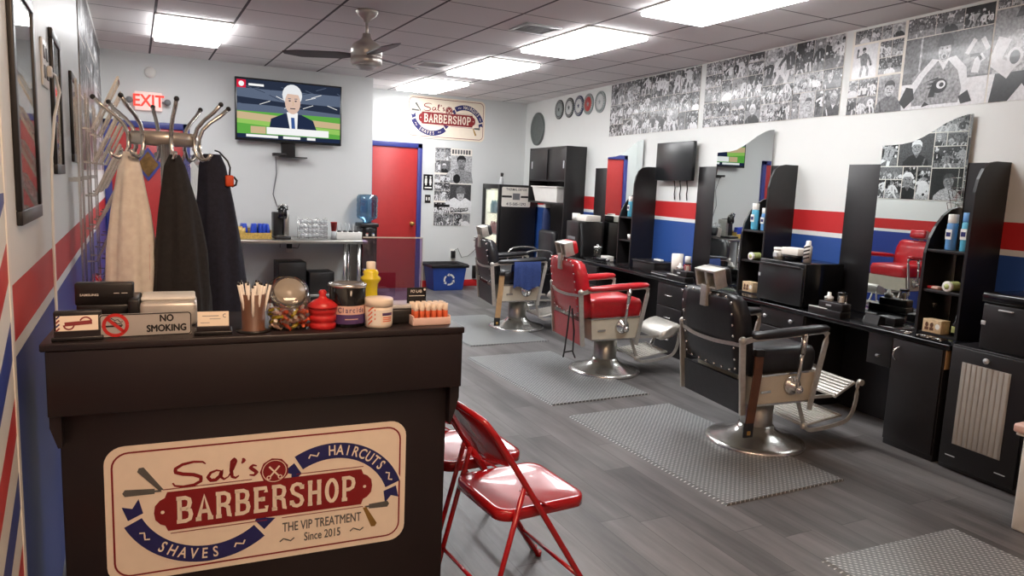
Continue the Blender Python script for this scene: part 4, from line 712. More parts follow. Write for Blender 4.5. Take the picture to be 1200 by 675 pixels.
def drape(name,label,cat,mat,c,prof,seed,sub=None,ph=0,fold=.16):
    """hanging garment: stacked folded rings from the hook down"""
    random.seed(seed); f=[random.uniform(2,5) for _ in range(3)]; rs=[]; n=36
    zs=[]; 
    for i in range(len(prof)-1):
        for k in range(4): 
            w=k/4; zs.append(tuple(prof[i][j]*(1-w)+prof[i+1][j]*w for j in range(5)))
    zs.append(prof[-1])
    for (z,cx,cy,w,d) in zs:
        ring=[]; am=fold*min(1,(prof[0][0]-z)/.25+.15)
        for i in range(n):
            a=2*PI*i/n; k=1+am*(.55*sin(5*a+ph+z*f[0])+.4*sin(9*a+ph*2-z*f[1])); ring.append(V((cx+w*cos(a)*k,cy+d*sin(a)*k,z)))
        rs.append(ring)
    m=MB(mat); m.rings(rs); o=m.obj(name,loc=(c[0],c[1],0)); return tag(o,label,cat)
drape('jacket','cream fleece jacket hanging from left hooks of the chrome coat stand','jacket','creamc',(.0,3.03),[(1.635,-.01,0,.022,.022),(1.57,-.012,0,.04,.04),(1.42,-.012,0,.065,.055),(1.28,-.012,0,.08,.06),(1.1,-.012,0,.085,.065),(.85,-.01,0,.085,.065)],1,ph=.6)
drape('scarf_edge' if False else 'scarf','peach inner lining edge showing along the cream jacket','scarf','pink',(.055,3.0),[(1.30,-.01,.0,.008,.012),(1.2,-.012,0,.018,.014),(1.1,-.016,0,.024,.016),(.95,-.02,0,.028,.018)],4,ph=.2)
drape('coat','black coat hanging from the front hook of the chrome coat stand','coat','coat',(.135,2.985),[(1.632,.0,0,.018,.02),(1.59,.0,0,.036,.03),(1.45,.008,0,.06,.05),(1.28,.012,0,.086,.06),(1.1,.014,0,.1,.07),(.8,.01,0,.105,.075)],2,ph=1.9)
drape('coat','dark navy coat hanging from right hooks of the chrome coat stand','coat','navy',(.285,3.16),[(1.645,-.01,0,.035,.03),(1.60,-.005,0,.05,.04),(1.45,.005,0,.07,.055),(1.28,.012,0,.085,.065),(1.1,.018,0,.095,.07),(.8,.02,0,.095,.07)],3,ph=.3)
t=thing('key_holder','small orange clip with black loop hanging right of the navy coat','clip',(.338,3.12,1.52)); m=MB('orange'); m.box(-.016,.016,-.01,.01,0,.045,.006); m.obj('body',t); MB('black').tube([(.008,0,.0),(.024,0,.008),(.028,0,.025),(.016,0,.04)],.004,6).obj('loop',t); MB('black').tube([(0,0,.045),(.003,.0,.075),(-.006,0,.1),(-.035,.02,.135),(-.05,.03,.14)],.0035,6).obj('lanyard',t)
t=thing('plastic_bag','clear plastic garment cover hanging between the black and navy coats','bag',(.20,3.26,0)); rs=[]
for z,w in ((1.64,.02),(1.58,.05),(1.45,.06),(1.3,.05)): rs.append([V((w*cos(2*PI*i/12)*(1+.25*sin(3*i)),.03*sin(2*PI*i/12),z)) for i in range(12)])
MB('jar').rings(rs).obj('cover',t)
# ------------------------------------------------------------------ chrome magazine racks on the left wall
def rack(y0,n,label,z0=.95,cols=(0,)):
    t=thing('magazine_rack',label,'wire rack',(-.248,y0,0),PI/2,'chrome magazine racks on the left wall'); m=MB('chrome')
    for x in (0,.30): m=MB('chrome'); m.box(x-.005,x+.005,-.012,-.002,.6,2.0); m.box(x-.006,x+.006,-.002,.038,.7,.72).box(x-.006,x+.006,-.002,.038,1.5,1.52); m.obj('wall_rail',t)
    for k in range(n):
        z=z0+k*.165; p=MB('chrome')
        for x in (.0,.30):  # slanted side, bottom against wall, lip leaning into the room
            p.tube([(x,-.03,z-.01),(x,-.07,z-.012),(x,-.19,z+.25)],0,flat=(.011,.005),up=(0,1,0))
        for q in ((-.07,z-.012),(-.13,z+.12),(-.19,z+.25)): p.tube([(-.0,q[0],q[1]),(.30,q[0],q[1])],.004,6)
        o=p.obj('pocket',t); MB('glass').faces([(.01,-.068,z-.0),(.29,-.068,z-.0),(.29,-.186,z+.25),(.01,-.186,z+.25)],[(0,1,2,3)]).obj('clear_front',o)
    return t
rack(4.22,6,'chrome wire magazine rack nearest the camera on the left wall')
rack(5.0,6,'chrome wire magazine rack, second along the left wall')
rack(5.9,5,'chrome wire magazine rack beyond the others, overlapping the exit door')
# ------------------------------------------------------------------ folding chairs
def smooth(pts,k=4):
    """round a polyline with Catmull-Rom"""
    P_=[V(p) for p in pts]; out=[]
    for i in range(len(P_)-1):
        a,b,c,d=P_[max(i-1,0)],P_[i],P_[i+1],P_[min(i+2,len(P_)-1)]
        for j in range(k):
            t=j/k; out.append(.5*((2*b)+(c-a)*t+(2*a-5*b+4*c-d)*t*t+(3*b-a-3*c+d)*t**3))
    return out+[P_[-1]]
def folding_chair(loc,rz,label,mark=False):
    t=thing('folding_chair',label,'chair',loc,rz,'red metal folding chairs'); r=.0115; w=.212
    # one bent tube: foot, upright, over the top, down the other side
    top=(-.285,.80); U=lambda s:[(.245,s*w,.0),(-.02,s*w,.415),(-.205,s*w,.70),(-.25,s*w*.97,.765)]
    pts=smooth(U(-1)+[(-.273,-w*.82,.795),(top[0],0,.805),(-.273,w*.82,.795)]+U(1)[::-1],3); MB('redg').tube(pts,r,10).obj('front_frame',t)
    for s in (-1,1):
        MB('redg').tube([(-.105,s*(w-.004),.545),(-.25,s*(w-.004),.0)],.010,8).obj('rear_leg',t)
        MB('redg').tube([(-.115,s*(w-.012),.52),(-.06,s*(w-.016),.485),(.03,s*(w-.018),.43)],.008,6,flat=(.02,.005),up=(0,1,0)).obj('link_bar',t)
        for x in (.245,-.25): MB('redg').cyl((x,s*w,0),(x,s*w,.022),.0135,n=10).obj('foot_cap',t)
    MB('redg').cyl((.16,-w,.135),(.16,w,.135),.008).obj('front_stretcher',t); MB('redg').cyl((-.212,-w,.14),(-.212,w,.14),.008).obj('rear_stretcher',t)
    # pressed seat pan with rolled edge
    m=MB('redg'); o=lambda k,z:[V((x*k*.97+.0,y*k,z)) for x,y in rrect(.195,.19,.06,5)]
    m.rings([o(.93,.405),o(1,.41),o(1.0,.437),o(.985,.446),o(.95,.449),o(.88,.446),o(.45,.442),o(.05,.441)]); m.obj('seat',t)
    # curved back sheet between the uprights
    rs=[]; n=14
    for z,hw in ((.585,.10),(.60,.16),(.635,.195),(.70,.202),(.755,.198),(.785,.175),(.797,.14)):
        x=-.205-(z-.70)*.62
        rs.append([V((x-.028*(1-(2*i/n-1)**2)*1.0,hw*(2*i/n-1),z)) for i in range(n+1)]+[V((x-.034-.028*(1-(2*i/n-1)**2)+.03,hw*(2*i/n-1),z)) for i in range(n,-1,-1)])
    MB('redg').rings(rs).obj('backrest',t)
    if mark: MB('paper').box(-.183,-.18,-.06,.06,.69,.74).obj('logo_plate',t,label='white mark on the back')
    return t
folding_chair((1.272,2.31,0),R(3),'red folding chair nearest the camera, right of the reception counter')
folding_chair((1.262,2.79,0),R(1),'red folding chair farther back, mostly hidden behind the nearer one')
folding_chair((.0,5.93,0),R(0),'red folding chair with white mark by left wall, reflected in the nearest mirror',True)
# ------------------------------------------------------------------ barber chairs
def barber_chair(loc,rz,label,skin,band=True,pad='alum',ribbed=True):
    t=thing('barber_chair',label,'barber chair',loc,rz,'vintage barber chairs in a row')
    MB('chrome').lathe([(0,0),(.305,0),(.312,.008),(.312,.022),(.30,.032),(.27,.038),(.2,.056),(.145,.082),(.118,.105),(.108,.125),(.0,.126)],n=40).obj('base',t)
    MB('steel').lathe([(.102,.11),(.1,.14),(.1,.34),(.0,.34)],n=28).obj('pedestal',t); MB('black').cyl((.02,-.098,.29),(.05,-.2,.27),.009).obj('lift_lever',t) if False else None
    # cream enamelled seat housing, tapering toward its bottom
    m=MB('cream'); a=[(-.28,.51),(.185,.53),(.15,.345),(-.265,.335)]; m.prism(a,-.285,.285); ho=m.obj('seat_housing',t,label='cream enamelled seat housing')
    for s in (-1,1): m=MB('chrome'); m.tube([(-.285,s*.287,.517),(.19,s*.287,.537)],0,flat=(.012,.006)).tube([(-.268,s*.287,.34),(.155,s*.287,.35)],0,flat=(.012,.006)); m.tube([(-.22,s*.289,.42),(-.15,s*.289,.423)],0,flat=(.014,.006)); m.obj('housing_trim',ho)
    m=MB(skin); o=lambda k,z,dx=0:[V((x*k-.05+dx,y*k,z+.015*(x))) for x,y in rrect(.245,.265,.05,4)]
    m.rings([o(.97,.525),o(1,.54),o(1.02,.60),o(1.01,.645),o(.96,.672),o(.7,.684),o(.2,.686)]); m.obj('seat_cushion',t)
    # lever and its hub on the near side
    m=MB('chrome'); mx=Mx.Rotation(PI/2,4,'X'); m.lathe([(0,.286),(.058,.286),(.062,.295),(.05,.31),(.03,.315),(.03,.335),(.0,.336)],(0.0,0,.455),22,mx); m.sph((0.012,-.34,.44),.026); lv=m.obj('recline_hub',t)
    m=MB('chrome'); m.tube([(0,-.335,.455),(.012,-.335,.6),(.018,-.335,.66)],.012,8).tube([(.018,-.335,.655),(.024,-.335,.77)],[.016,.02],10).sph((.0245,-.335,.772),.02); m.obj('recline_lever',lv)
    # flat-bar arm frames and padded arms
    for s in (-1,1):
        y=s*.315; m=MB('alum'); m.tube([(-.36,y,.30),(-.385,y,.55),(-.40,y,.735)],0,flat=(.036,.016),up=(1,0,0)); m.sph((-.40,y,.745),.024); m.obj('rear_post',t)
        m=MB('alum'); m.tube([(-.40,y,.735),(-.33,y,.752),(.17,y,.787),(.205,y,.77),(.20,y,.72),(.13,y,.345),(.125,y,.30)],0,flat=(.032,.014),up=(0,0,1)); m.obj('arm_frame',t)
        m=MB(skin); rs=[]
        for x,w,h in ((-.34,.02,.010),(-.31,.036,.022),(-.1,.042,.028),(.12,.042,.028),(.19,.034,.02),(.205,.02,.008)):
            z=.792+x*.07; rs.append([V((x,y+w*cos(2*PI*i/12),z+h*sin(2*PI*i/12))) for i in range(12)])
        m.rings(rs); m.obj('arm_pad',t)
    # back: tufted slab leaning away, studded round its edge
    m=MB(skin); n=9; rs=[]; hw=lambda z: .285-.035*max(0,(z-.9)/.1)
    def bx(z): return -.335-(z-.53)*.17
    for z,k,th in ((.52,.9,.02),(.535,.97,.045),(.62,1,.055),(.75,1,.058),(.88,1,.055),(.965,.98,.048),(.99,.93,.03),(.996,.85,.012)):
        x=bx(z); ring=[V((x+th*(1+.12*cos(i*PI/3)),hw(z)*k*(2*i/n-1),z)) for i in range(n+1)]+[V((x-th*.8-.012*cos(i/n*PI-PI/2),hw(z)*k*(2*i/n-1),z)) for i in range(n,-1,-1)]; rs.append(ring)
    m.rings(rs); bk=m.obj('backrest',t)
    m=MB('chrome')
    pts=[(y,.985) for y in (-.21,-.13,-.05,.05,.13,.21)]+[(s*.255,z) for s in (-1,1) for z in (.955,.89,.825,.76,.69,.62,.565)]+[(y,.545) for y in (-.2,-.12,-.04,.04,.12,.2)]
    for y,z in pts: m.sph((bx(z)-.05,y,z),.0085,n=6)
    m.obj('stud_trim',bk,label='row of chrome studs')
    MB('alum').tube(smooth([(-.40,-.315,.715),(-.415,-.26,.715),(-.44,-.1,.705),(-.44,.1,.705),(-.415,.26,.715),(-.40,.315,.715)],4),0,flat=(.022,.008)).obj('back_band',t)
    MB(skin).prism([(-.385,.50),(-.365,.50),(-.35,.30),(-.365,.30)],-.285,.285).obj('lower_back_panel',t); MB('alum').tube([(-.375,-.29,.49),(-.375,.29,.49)],0,flat=(.02,.012)).obj('cross_bar',t)
    # headrest: hollow metal housing on a tongue, pad to the front
    tx=bx(1.0)-.012
    MB('alum').box(-.016,.016,-.03,.03,.90,1.03,.004,Mx.Translation((tx-.035,0,0))).obj('headrest_tongue',t)
    hx=Mx.Translation((tx-.01,0,1.075))@Mx.Rotation(R(-14),4,'Y'); m=MB('alum')
    for q in ((-.105,.105,.04,.055),(-.105,.105,-.06,-.048)): m.box(-.035,.045,q[0],q[1],q[2],q[3],.004,hx)
    for s in (-1,1): m.box(-.035,.045,s*.098-.008,s*.098+.008,-.06,.055,.004,hx)
    m.box(-.03,.03,-.012,.012,-.05,.045,.003,hx); h=m.obj('headrest_housing',t,label='pale metal headrest housing'); MB(skin).box(.03,.085,-.11,.11,-.055,.055,.02,hx).obj('headrest_pad',h)
    # leg rest and foot plate
    for s in (-1,1):
        m=MB('alum'); m.tube(smooth([(.13,s*.20,.345),(.17,s*.20,.24),(.22,s*.20,.14),(.30,s*.20,.125),(.50,s*.20,.155),(.57,s*.20,.20),(.60,s*.20,.30),(.60,s*.20,.42)],3),0,flat=(.024,.012)); m.sph((.20,s*.2,.155),.022,n=8); m.obj('footrest_arm',t)
    fm=Mx.Translation((.35,0,.175))@Mx.Rotation(R(-9),4,'Y'); m=MB(pad); m.box(-.15,.16,-.19,.19,-.008,.006,.003,fm)
    for k in range(11): x=-.14+k*.028; m.box(x,x+.012,-.185,.185,.006,.012,.002,fm)
    m.obj('foot_plate',t)
    lm=Mx.Translation((.515,0,.375))@Mx.Rotation(R(-30),4,'Y'); m=MB(pad)
    if ribbed:
        m.box(-.09,.085,-.19,.19,-.014,.006,.004,lm)
        for k in range(6): x=-.083+k*.028; m.box(x,x+.014,-.185,.185,.006,.015,.003,lm)
    else: m.rings([[lm@V((.115*sx_*cos(2*PI*i/16)*1.0,y,.05*sx_*sin(2*PI*i/16))) for i in range(16)] for y,sx_ in ((-.21,.5),(-.205,.85),(-.18,1),(.18,1),(.205,.85),(.21,.5))])
    for s in (-1,1): m.cyl(tuple(lm@V((.105,s*.2,-.01))),tuple(lm@V((.105,s*.225,-.01))),.02)
    m.obj('leg_rest',t)
    for s in (-1,1): MB('alum').tube([(.15,s*.2,.34),(.40,s*.2,.34)],0,flat=(.02,.01)).obj('leg_rest_bar',t)
    return t
TH=R(-8)
c3=barber_chair((3.53,3.28,0),TH,'black leather barber chair with silver studs nearest the camera','blackl')
c2=barber_chair((3.62,5.13,0),R(-9),'red leather barber chair, middle one of the three','redl',ribbed=False)
c1=barber_chair((3.78,7.10,0),R(-10),'black leather barber chair farthest away, with blue towel on its arm','blackl',ribbed=False)
barber_chair((.45,6.47,0),R(0),'red leather barber chair by left wall, seen reflected in the nearest mirror','redl',ribbed=False)
def on(c,x,y,z): 
    a=c.rotation_euler[2]; return V((c.location.x+x*cos(a)-y*sin(a),c.location.y+x*sin(a)+y*cos(a),z))
def strop(c,mat,label,z0,z1,w=.028):
    t=thing('razor_strop',label,'razor strop',on(c,-.315,-.34,0),c.rotation_euler[2]); m=MB(mat)
    m.rings([[V((x,y,z)) for x,y in ((-w+dx,-.006+dy),(w+dx,-.006+dy),(w+dx,.004+dy),(-w+dx,.004+dy))] for z,dx,dy in ((z0,0.02,0),(z0-.12,.015,-.004),((z0+z1)/2,.0,-.01),(z1+.06,-.012,-.006),(z1,-.018,-.004))],smooth=False); m.obj('strap',t)
    MB('black').box(-.012,.05,-.02,.02,z0-.01,z0+.03,.006).obj('hanger',t); MB('blackl').box(-.05,.016,-.014,.002,z1-.03,z1+.06,.006).obj('end_tab',t); MB('gold').box(-.03,-.006,-.018,-.013,z1-.012,z1+.012,.004).obj('buckle',t)
strop(c3,'leather','brown leather razor strop hanging from side of nearest black barber chair',.665,.20); strop(c1,'tan','tan wooden razor strop hanging from side of the farthest barber chair',.64,.12)
t=thing('cord_strap','pair of thin black straps hanging behind the red barber chair','strap',on(c2,-.46,-.2,0),TH); MB('black').tube([(.02,0,.62),(.0,-.02,.45),(-.02,-.03,.27),(-.04,-.05,.2)],.007,6).obj('strap_end',t); MB('black').tube([(.03,-.02,.6),(.04,-.06,.42),(.03,-.08,.25),(.05,-.09,.2)],.007,6).obj('strap_end',t); MB('black').tube([(-.035,-.045,.24),(.03,-.085,.26)],.006,6).obj('cross_cord',t)
random.seed(8); m=MB('towel'); n=14; rs=[]
for s_,z in ((-1,.50),(-1,.60),(-1,.70),(-.9,.765),(-.45,.805),(.45,.805),(.9,.765),(1,.70),(1,.56)):
    rs.append([V((-.17+.30*i/n+(.02*(z-.7)),-.315+s_*.052+(.008*sin(i*1.7+z*9) if abs(s_)==1 else 0),z+(.02*sin(i*.6) if z==.50 else 0)+.0)) for i in range(n+1)])
m.rings(rs,closed=False,cap=False); m.rings([[p+V((0,.004 if abs(p.y+.315)<.03 else 0,-.004)) for p in r] for r in rs],closed=False,cap=False); o=m.obj('towel',loc=c1.location,rz=R(-10)); tag(o,'blue towel draped over arm of the farthest barber chair','towel')
# ------------------------------------------------------------------ diamond-plate mats
for (x,y,lab,a) in ((3.085,3.36,'silver diamond plate floor mat under the nearest black barber chair',0),(3.10,5.15,'silver diamond plate floor mat under the red barber chair',0),(3.32,7.10,'silver diamond plate floor mat under the farthest barber chair',0),(3.035,1.225,'silver diamond plate floor mat cut off by bottom edge of picture',R(-3))):
    t=thing('floor_mat',lab,'mat',(x,y,0),a,'diamond plate floor mats'); MB('mat').prism([(-.445,0),(.445,0),(.43,.012),(-.43,.012)],-.76,.76).obj('mat_sheet',t)
# ------------------------------------------------------------------ barber stations along the right wall
# local frame of a station: x to the right (towards the camera), y into the wall, origin at wall foot
def SW(name,label,cat,u,group=None,z=0,off=0): return thing(name,label,cat,W(u,off,z),RZ,group)
WT=.742
t=SW('worktop','long black worktop running below the mirrors along the right wall','worktop',2.955); MB('blackg').box(-5.6,0,-.47,-.002,WT-.035,WT,.006).obj('slab',t); MB('black').box(-5.6,0,-.03,-.004,0,WT-.04).obj('back_panel',t)
def board(u0,u1,label):
    t=SW('divider_board',label,'panel',u0,'tall black boards left of each mirror'); w=u1-u0; MB('black').box(-w,0,-.02,-.002,WT+.001,1.842,.003).obj('board',t); MB('blackg').box(-w-.0005,-w+.0015,-.0205,-.002,WT+.001,1.8425).obj('edge_band',t)
board(3.945,4.275,'tall black board left of the nearest mirror'); board(5.815,6.165,'tall black board left of the middle mirror'); board(7.94,8.34,'tall black board left of the farthest mirror')
def tower(u,label):
    w=.30; t=SW('shelf_tower',label,'shelf unit',u,'black shelf towers right of each mirror'); d=.285
    MB('black').prism([(-d,WT+.001),(0,WT+.001),(0,1.842),(-.13,1.842),(-.19,1.83),(-.235,1.795),(-.268,1.73),(-d,1.65)],-.02,0,Mx.Rotation(PI/2,4,'Z')@Mx.Scale(-1,4,(0,1,0))).obj('side_panel',t,label='tall side panel with rounded front corner')
    MB('black').prism([(-d,WT+.001),(-.02,WT+.001),(-.02,1.56),(-.09,1.545),(-.16,1.50),(-.22,1.43),(-.26,1.355),(-d,1.26)],-w,-w+.02,Mx.Rotation(PI/2,4,'Z')@Mx.Scale(-1,4,(0,1,0))).obj('side_panel',t,label='low side panel with curved top')
    MB('black').box(-w,-.02,-.02,-.004,WT+.001,1.842).obj('back_panel',t)
    for z in (1.012,1.268): MB('black').box(-w+.02,-.02,-d+.01,-.02,z,z+.018,.002).obj('shelf',t)
    MB('black').box(-w+.02,-.02,-d+.01,-.02,WT+.001,WT+.012).obj('shelf',t)
    return t
tower(3.05,'black shelf tower right of the nearest mirror, holding blue spray cans'); tower(4.83,'black shelf tower right of the middle mirror'); tower(6.94,'black shelf tower right of the farthest mirror')
MROT=R(4.6); MT=R(.4)
def mirror(u0,u1,label):
    # wave-topped silvered sheet; right edge rests on the wall, left edge and foot stand slightly proud
    w=u0-u1; t=thing('wall_mirror',label,'mirror',W(u1,.016,WT+.003),RZ+MROT,'wave-topped wall mirrors'); t.rotation_euler[0]=MT
    h0=1.965-WT; top=[(-w+x*w,h0+dz) for x,dz in ((0,0),(.12,.003),(.24,.007),(.36,.02),(.48,.05),(.6,.09),(.72,.135),(.84,.165),(.93,.18),(1,.182))]; o=[(-w,.002),(0,.002)]+top[::-1]
    MB('lightgrey').prism(o,-.0045,0).obj('mirror_back',t); MB('mirror').flat(o,-.0048).obj('mirror_face',t)
mirror(3.94,3.315,'wave-topped mirror nearest the camera reflecting the photo wall'); mirror(5.81,5.125,'wave-topped mirror in the middle reflecting the wall television'); mirror(7.93,7.225,'wave-topped mirror farthest away reflecting the red door')
# cabinets below
def knob(p,x,z,y,mat='lightgrey',r=.016): MB(mat).lathe([(0,0),(.008,0),(.007,.012),(r,.018),(r*1.05,.024),(0,.032)],(x,y,z),14,Mx.Rotation(PI/2,4,'X')).obj('knob',p)
t=SW('storage_cabinet','black cabinet with frosted ribbed door at right, below the black toolbox','cabinet',2.945); 
MB('black').box(0,.47,-.45,-.01,.0,.755,.003).obj('carcass',t); d=MB('black').box(.01,.46,-.47,-.45,.03,.745,.003).obj('door',t); m=MB('frosted')
m.box(.085,.37,-.474,-.469,.17,.665)
for k in range(9): m.box(.088+k*.0315,.112+k*.0315,-.477,-.473,.175,.66,.001)
m.obj('frosted_panel',d); knob(d,.235,.705,-.47); 
for x in (.08,.38): MB('lightgrey').box(x-.03,x+.03,-.472,-.469,.09,.095).obj('trim_line',d)
t=thing('wood_block','small tan wooden strip on side of the cabinet with frosted door','block',W(2.987,.43,.585),RZ); MB('tan').box(.0,.007,-.02,.02,0,.125,.002).obj('strip',t)
t=SW('vanity_cabinet','black vanity cabinet with curved chrome handle below the nearest mirror','cabinet',2.99); MB('espresso' if False else 'black').box(-.36,0,-.45,-.035,0,WT-.036,.003).obj('carcass',t)
d=MB('black').box(-.355,-.005,-.465,-.45,.04,WT-.04,.003).obj('door',t); MB('chrome').tube(smooth([(-.30,-.465,.66),(-.31,-.495,.64),(-.318,-.495,.60),(-.318,-.465,.57)],4),.006,8).obj('handle',d)
t=SW('apron_drawer','small black drawer with knob under the worktop, left of vanity cabinet','drawer',3.36); MB('black').box(-.19,-.002,-.45,-.05,.5,WT-.036,.003).obj('drawer_box',t); knob(t,-.09,.565,-.45,'grey',.012)
t=SW('storage_cabinet','black cabinet with drawer and pale door panel below the black counter oven','cabinet',4.13); MB('black').box(-.50,0,-.44,-.035,0,WT-.036,.003).obj('carcass',t); d=MB('black').box(-.49,-.01,-.455,-.44,.02,.56,.003).obj('door',t); MB('frosted').box(-.42,-.08,-.459,-.454,.1,.5).obj('frosted_panel',d); d=MB('black').box(-.49,-.01,-.455,-.44,.575,WT-.04,.003).obj('drawer',t); knob(d,-.40,.64,-.455); knob(d,-.12,.64,-.455)
t=SW('vanity_cabinet','black vanity cabinet below the middle mirror behind the nearest chair','cabinet',4.86); MB('black').box(-.42,0,-.45,-.035,0,WT-.036,.003).obj('carcass',t); d=MB('black').box(-.41,-.01,-.465,-.45,.04,WT-.04,.003).obj('door',t); MB('chrome').tube([(-.35,-.465,.66),(-.36,-.49,.63),(-.36,-.465,.57)],.006,8).obj('handle',d)
def drawers(u,label,w=.44):
    t=SW('drawer_cabinet',label,'drawer cabinet',u,'black drawer cabinets'); MB('black').box(-w,0,-.44,-.035,0,WT-.036,.003).obj('carcass',t)
    for k in range(3):
        z=.05+k*.215; d=MB('black').box(-w+.01,-.01,-.458,-.44,z,z+.205,.004).obj('drawer',t); MB('chrome').tube([(-w/2-.05,-.458,z+.11),(-w/2-.045,-.478,z+.105),(-w/2+.045,-.478,z+.105),(-w/2+.05,-.458,z+.11)],.006,8).obj('handle',d)
drawers(5.66,'black three-drawer cabinet right of the red barber chair'); drawers(7.35,'black three-drawer cabinet below farthest mirror behind the red chair',.5)
# things on the worktop -------------------------------------------------
def on_top(name,label,cat,u,off,z=WT,rz=0,group=None): return thing(name,label,cat,W(u,off,z),RZ+rz,group)
def can(u,off,z,label,h=.225,cap='white',body='bluelabel',r=.03):
    t=on_top('spray_can',label,'spray can',u,off,z,0,'spray cans on the shelf towers'); MB(body).lathe([(0,0),(r,0),(r+.001,.004),(r+.001,h*.72),(r*.9,h*.76)],n=20).obj('body',t); MB(cap).lathe([(r*.95,h*.755),(r,h*.765),(r*.98,h*.99),(r*.9,h),(0,h)],n=20).obj('cap',t); m=MB('white'); m.box(-.02,.02,-r-.002,-r+.003,h*.3,h*.58); m.obj('label',t); MB('signnavy').box(-.015,.015,-r-.003,-r,h*.38,h*.5).obj('label_print',t)
def roundtin(u,off,z,label,name='tin',body='greenl',end='white',cat='tin'):
    t=on_top(name,label,cat,u,off,z); MB(body).lathe([(0,-.045),(.03,-.045),(.031,-.04),(.031,.035),(.031,.036)],(0,0,.032),20,Mx.Rotation(PI/2,4,'X')).obj('body',t); MB(end).lathe([(.0315,.03),(.033,.032),(.033,.05),(.028,.052),(0,.05)],(0,0,.032),20,Mx.Rotation(PI/2,4,'X')).obj('lid',t); MB(body).lathe([(.0,.0522),(.018,.0522),(.018,.0526),(0,.053)],(0,0,.032),16,Mx.Rotation(PI/2,4,'X')).obj('lid_mark',t)
def blockbox(u,off,z,label):
    t=on_top('cardboard_box',label,'box',u,off,z); MB('skin').box(-.065,.065,-.04,.04,0,.085,.002).obj('carton',t); m=MB('leather'); 
    for x in (-.035,0): m.ell(x,.05,.012,.016,-.0405); m.rect(x-.014,x+.014,.015,.034,-.0405)
    m.ell(.04,.045,.016,.018,-.0405,'white'); m.obj('print',t)
T1=1.287; T2=1.031
can(3.225,.21,T1,'blue spray can with white cap on top shelf of nearest tower, left one'); can(3.14,.19,T1,'teal bottle with blue cap on top shelf of nearest tower, right one',.24,'bluelabel','teal',.031)
t=on_top('pump_bottle','dark pump bottle on middle shelf of the nearest tower','bottle',3.13,.13,T2); MB('blackg').lathe([(0,0),(.026,0),(.027,.08),(.012,.105),(.012,.12),(0,.12)],n=16).obj('body',t); MB('grey').box(-.008,.03,-.008,.008,.13,.145,.003).cyl((0,0,.11),(0,0,.14),.005).obj('pump',t)
roundtin(3.17,.22,T2,'pale green tin lying on middle shelf of the nearest tower'); t=on_top('packet','red and white packet on middle shelf of nearest tower','packet',3.28,.22,T2); MB('pinklabel').box(-.04,.035,-.03,.03,0,.018,.005).obj('wrapper',t); MB('red').box(-.041,-.01,-.031,.031,.002,.0185,.003).obj('band',t)
blockbox(3.235,.235,WT+.013,'tan printed carton at the bottom of the nearest tower'); t=on_top('dark_bottle','small dark green bottle beside tan carton in the nearest tower','bottle',3.125,.20,WT+.013); MB('blackg').lathe([(0,0),(.024,0),(.025,.07),(.01,.095),(.01,.13),(0,.13)],n=16).obj('body',t); MB('greenl').lathe([(.0253,.02),(.0256,.021),(.0256,.06),(.0253,.061)],n=16).obj('label',t)
can(5.055,.21,T1,'blue spray can with white cap on the middle tower, left one',.225,'white','teal'); can(4.965,.18,T1,'pale blue spray can with white cap on the middle tower, right one',.19,'white','bluelabel')
roundtin(5.0,.22,T2,'pale green tin lying on middle shelf of the middle tower'); blockbox(5.0,.235,WT+.013,'tan printed carton at bottom of the middle tower')
can(7.13,.20,T1,'blue spray can with white cap on the farthest tower',.225,'white','teal'); t=on_top('white_cup','small white cup on middle shelf of the farthest tower','cup',7.08,.2,T2); MB('white').lathe([(0,0),(.035,0),(.045,.06),(.04,.06),(.03,.006),(0,.006)],n=16).obj('cup_body',t)
# tool sanitiser boxes with bottle and jar, one at each station
def sanitiser(u,where):
    t=on_top('tool_case','black two-tier tool case with white strip '+where,'case',u,.41,WT,0,'tool cases'); MB('black').box(-.15,.15,-.05,.05,0,.05,.004).box(-.07,.15,-.035,.05,.05,.105,.006).obj('case_body',t); MB('white').box(-.148,.02,-.05,-.036,.05,.055,.002).obj('white_strip',t); m=MB('lightgrey'); m.rib([(.0,.08),(.05,.08)],.012,-.0355); m.obj('badge',t)
    t=on_top('white_bottle','small white squeeze bottle on the tool case '+where,'bottle',u+.02,.40,WT+.106,0,'bottles on the tool cases'); MB('white').lathe([(0,0),(.03,0),(.031,.028),(.014,.036),(.012,.06),(0,.062)],n=16).obj('body',t); MB('inkblack').rib([(-.015,.014),(.015,.02)],.005,-.0315).obj('label_mark',t)
    t=on_top('glass_jar','small clear jar with dark lid on the tool case '+where,'jar',u-.10,.40,WT+.106,0,'jars on the tool cases'); MB('jar').lathe([(.0,0),(.03,0),(.032,.005),(.032,.06),(.028,.064)],n=18).obj('body',t); MB('blackg').lathe([(.03,.062),(.034,.064),(.034,.078),(0,.08)],n=18).obj('lid',t); MB('paper').box(-.015,.012,-.012,.01,.004,.05,.003).obj('contents',t)
sanitiser(3.93+.02,'left of the nearest mirror'); sanitiser(5.80,'left of the middle mirror')
t=on_top('card_stand','small black stand of white cards on worktop below nearest mirror','card stand',3.64,.30); MB('black').prism([(-.05,0),(.03,0),(.02,.05),(-.03,.06)],-.06,.06,Mx.Rotation(PI/2,4,'Z')).obj('stand',t); m=MB('paper'); m.box(-.045,.045,-.002,.002,0,.042); o=m.obj('card_stack',t); o.location=(0,-.042,.012); o.rotation_euler=(R(-24),0,0)
t=on_top('black_box','small black box behind the white card stand below nearest mirror','box',3.60,.20); MB('black').box(-.07,.07,-.05,.05,0,.05,.006).obj('box_body',t)
t=on_top('glass_plate','clear glass plate lying on worktop below the nearest mirror','plate',3.46,.26); MB('jar').box(-.09,.09,-.10,.08,.0,.006,.002).obj('sheet',t)
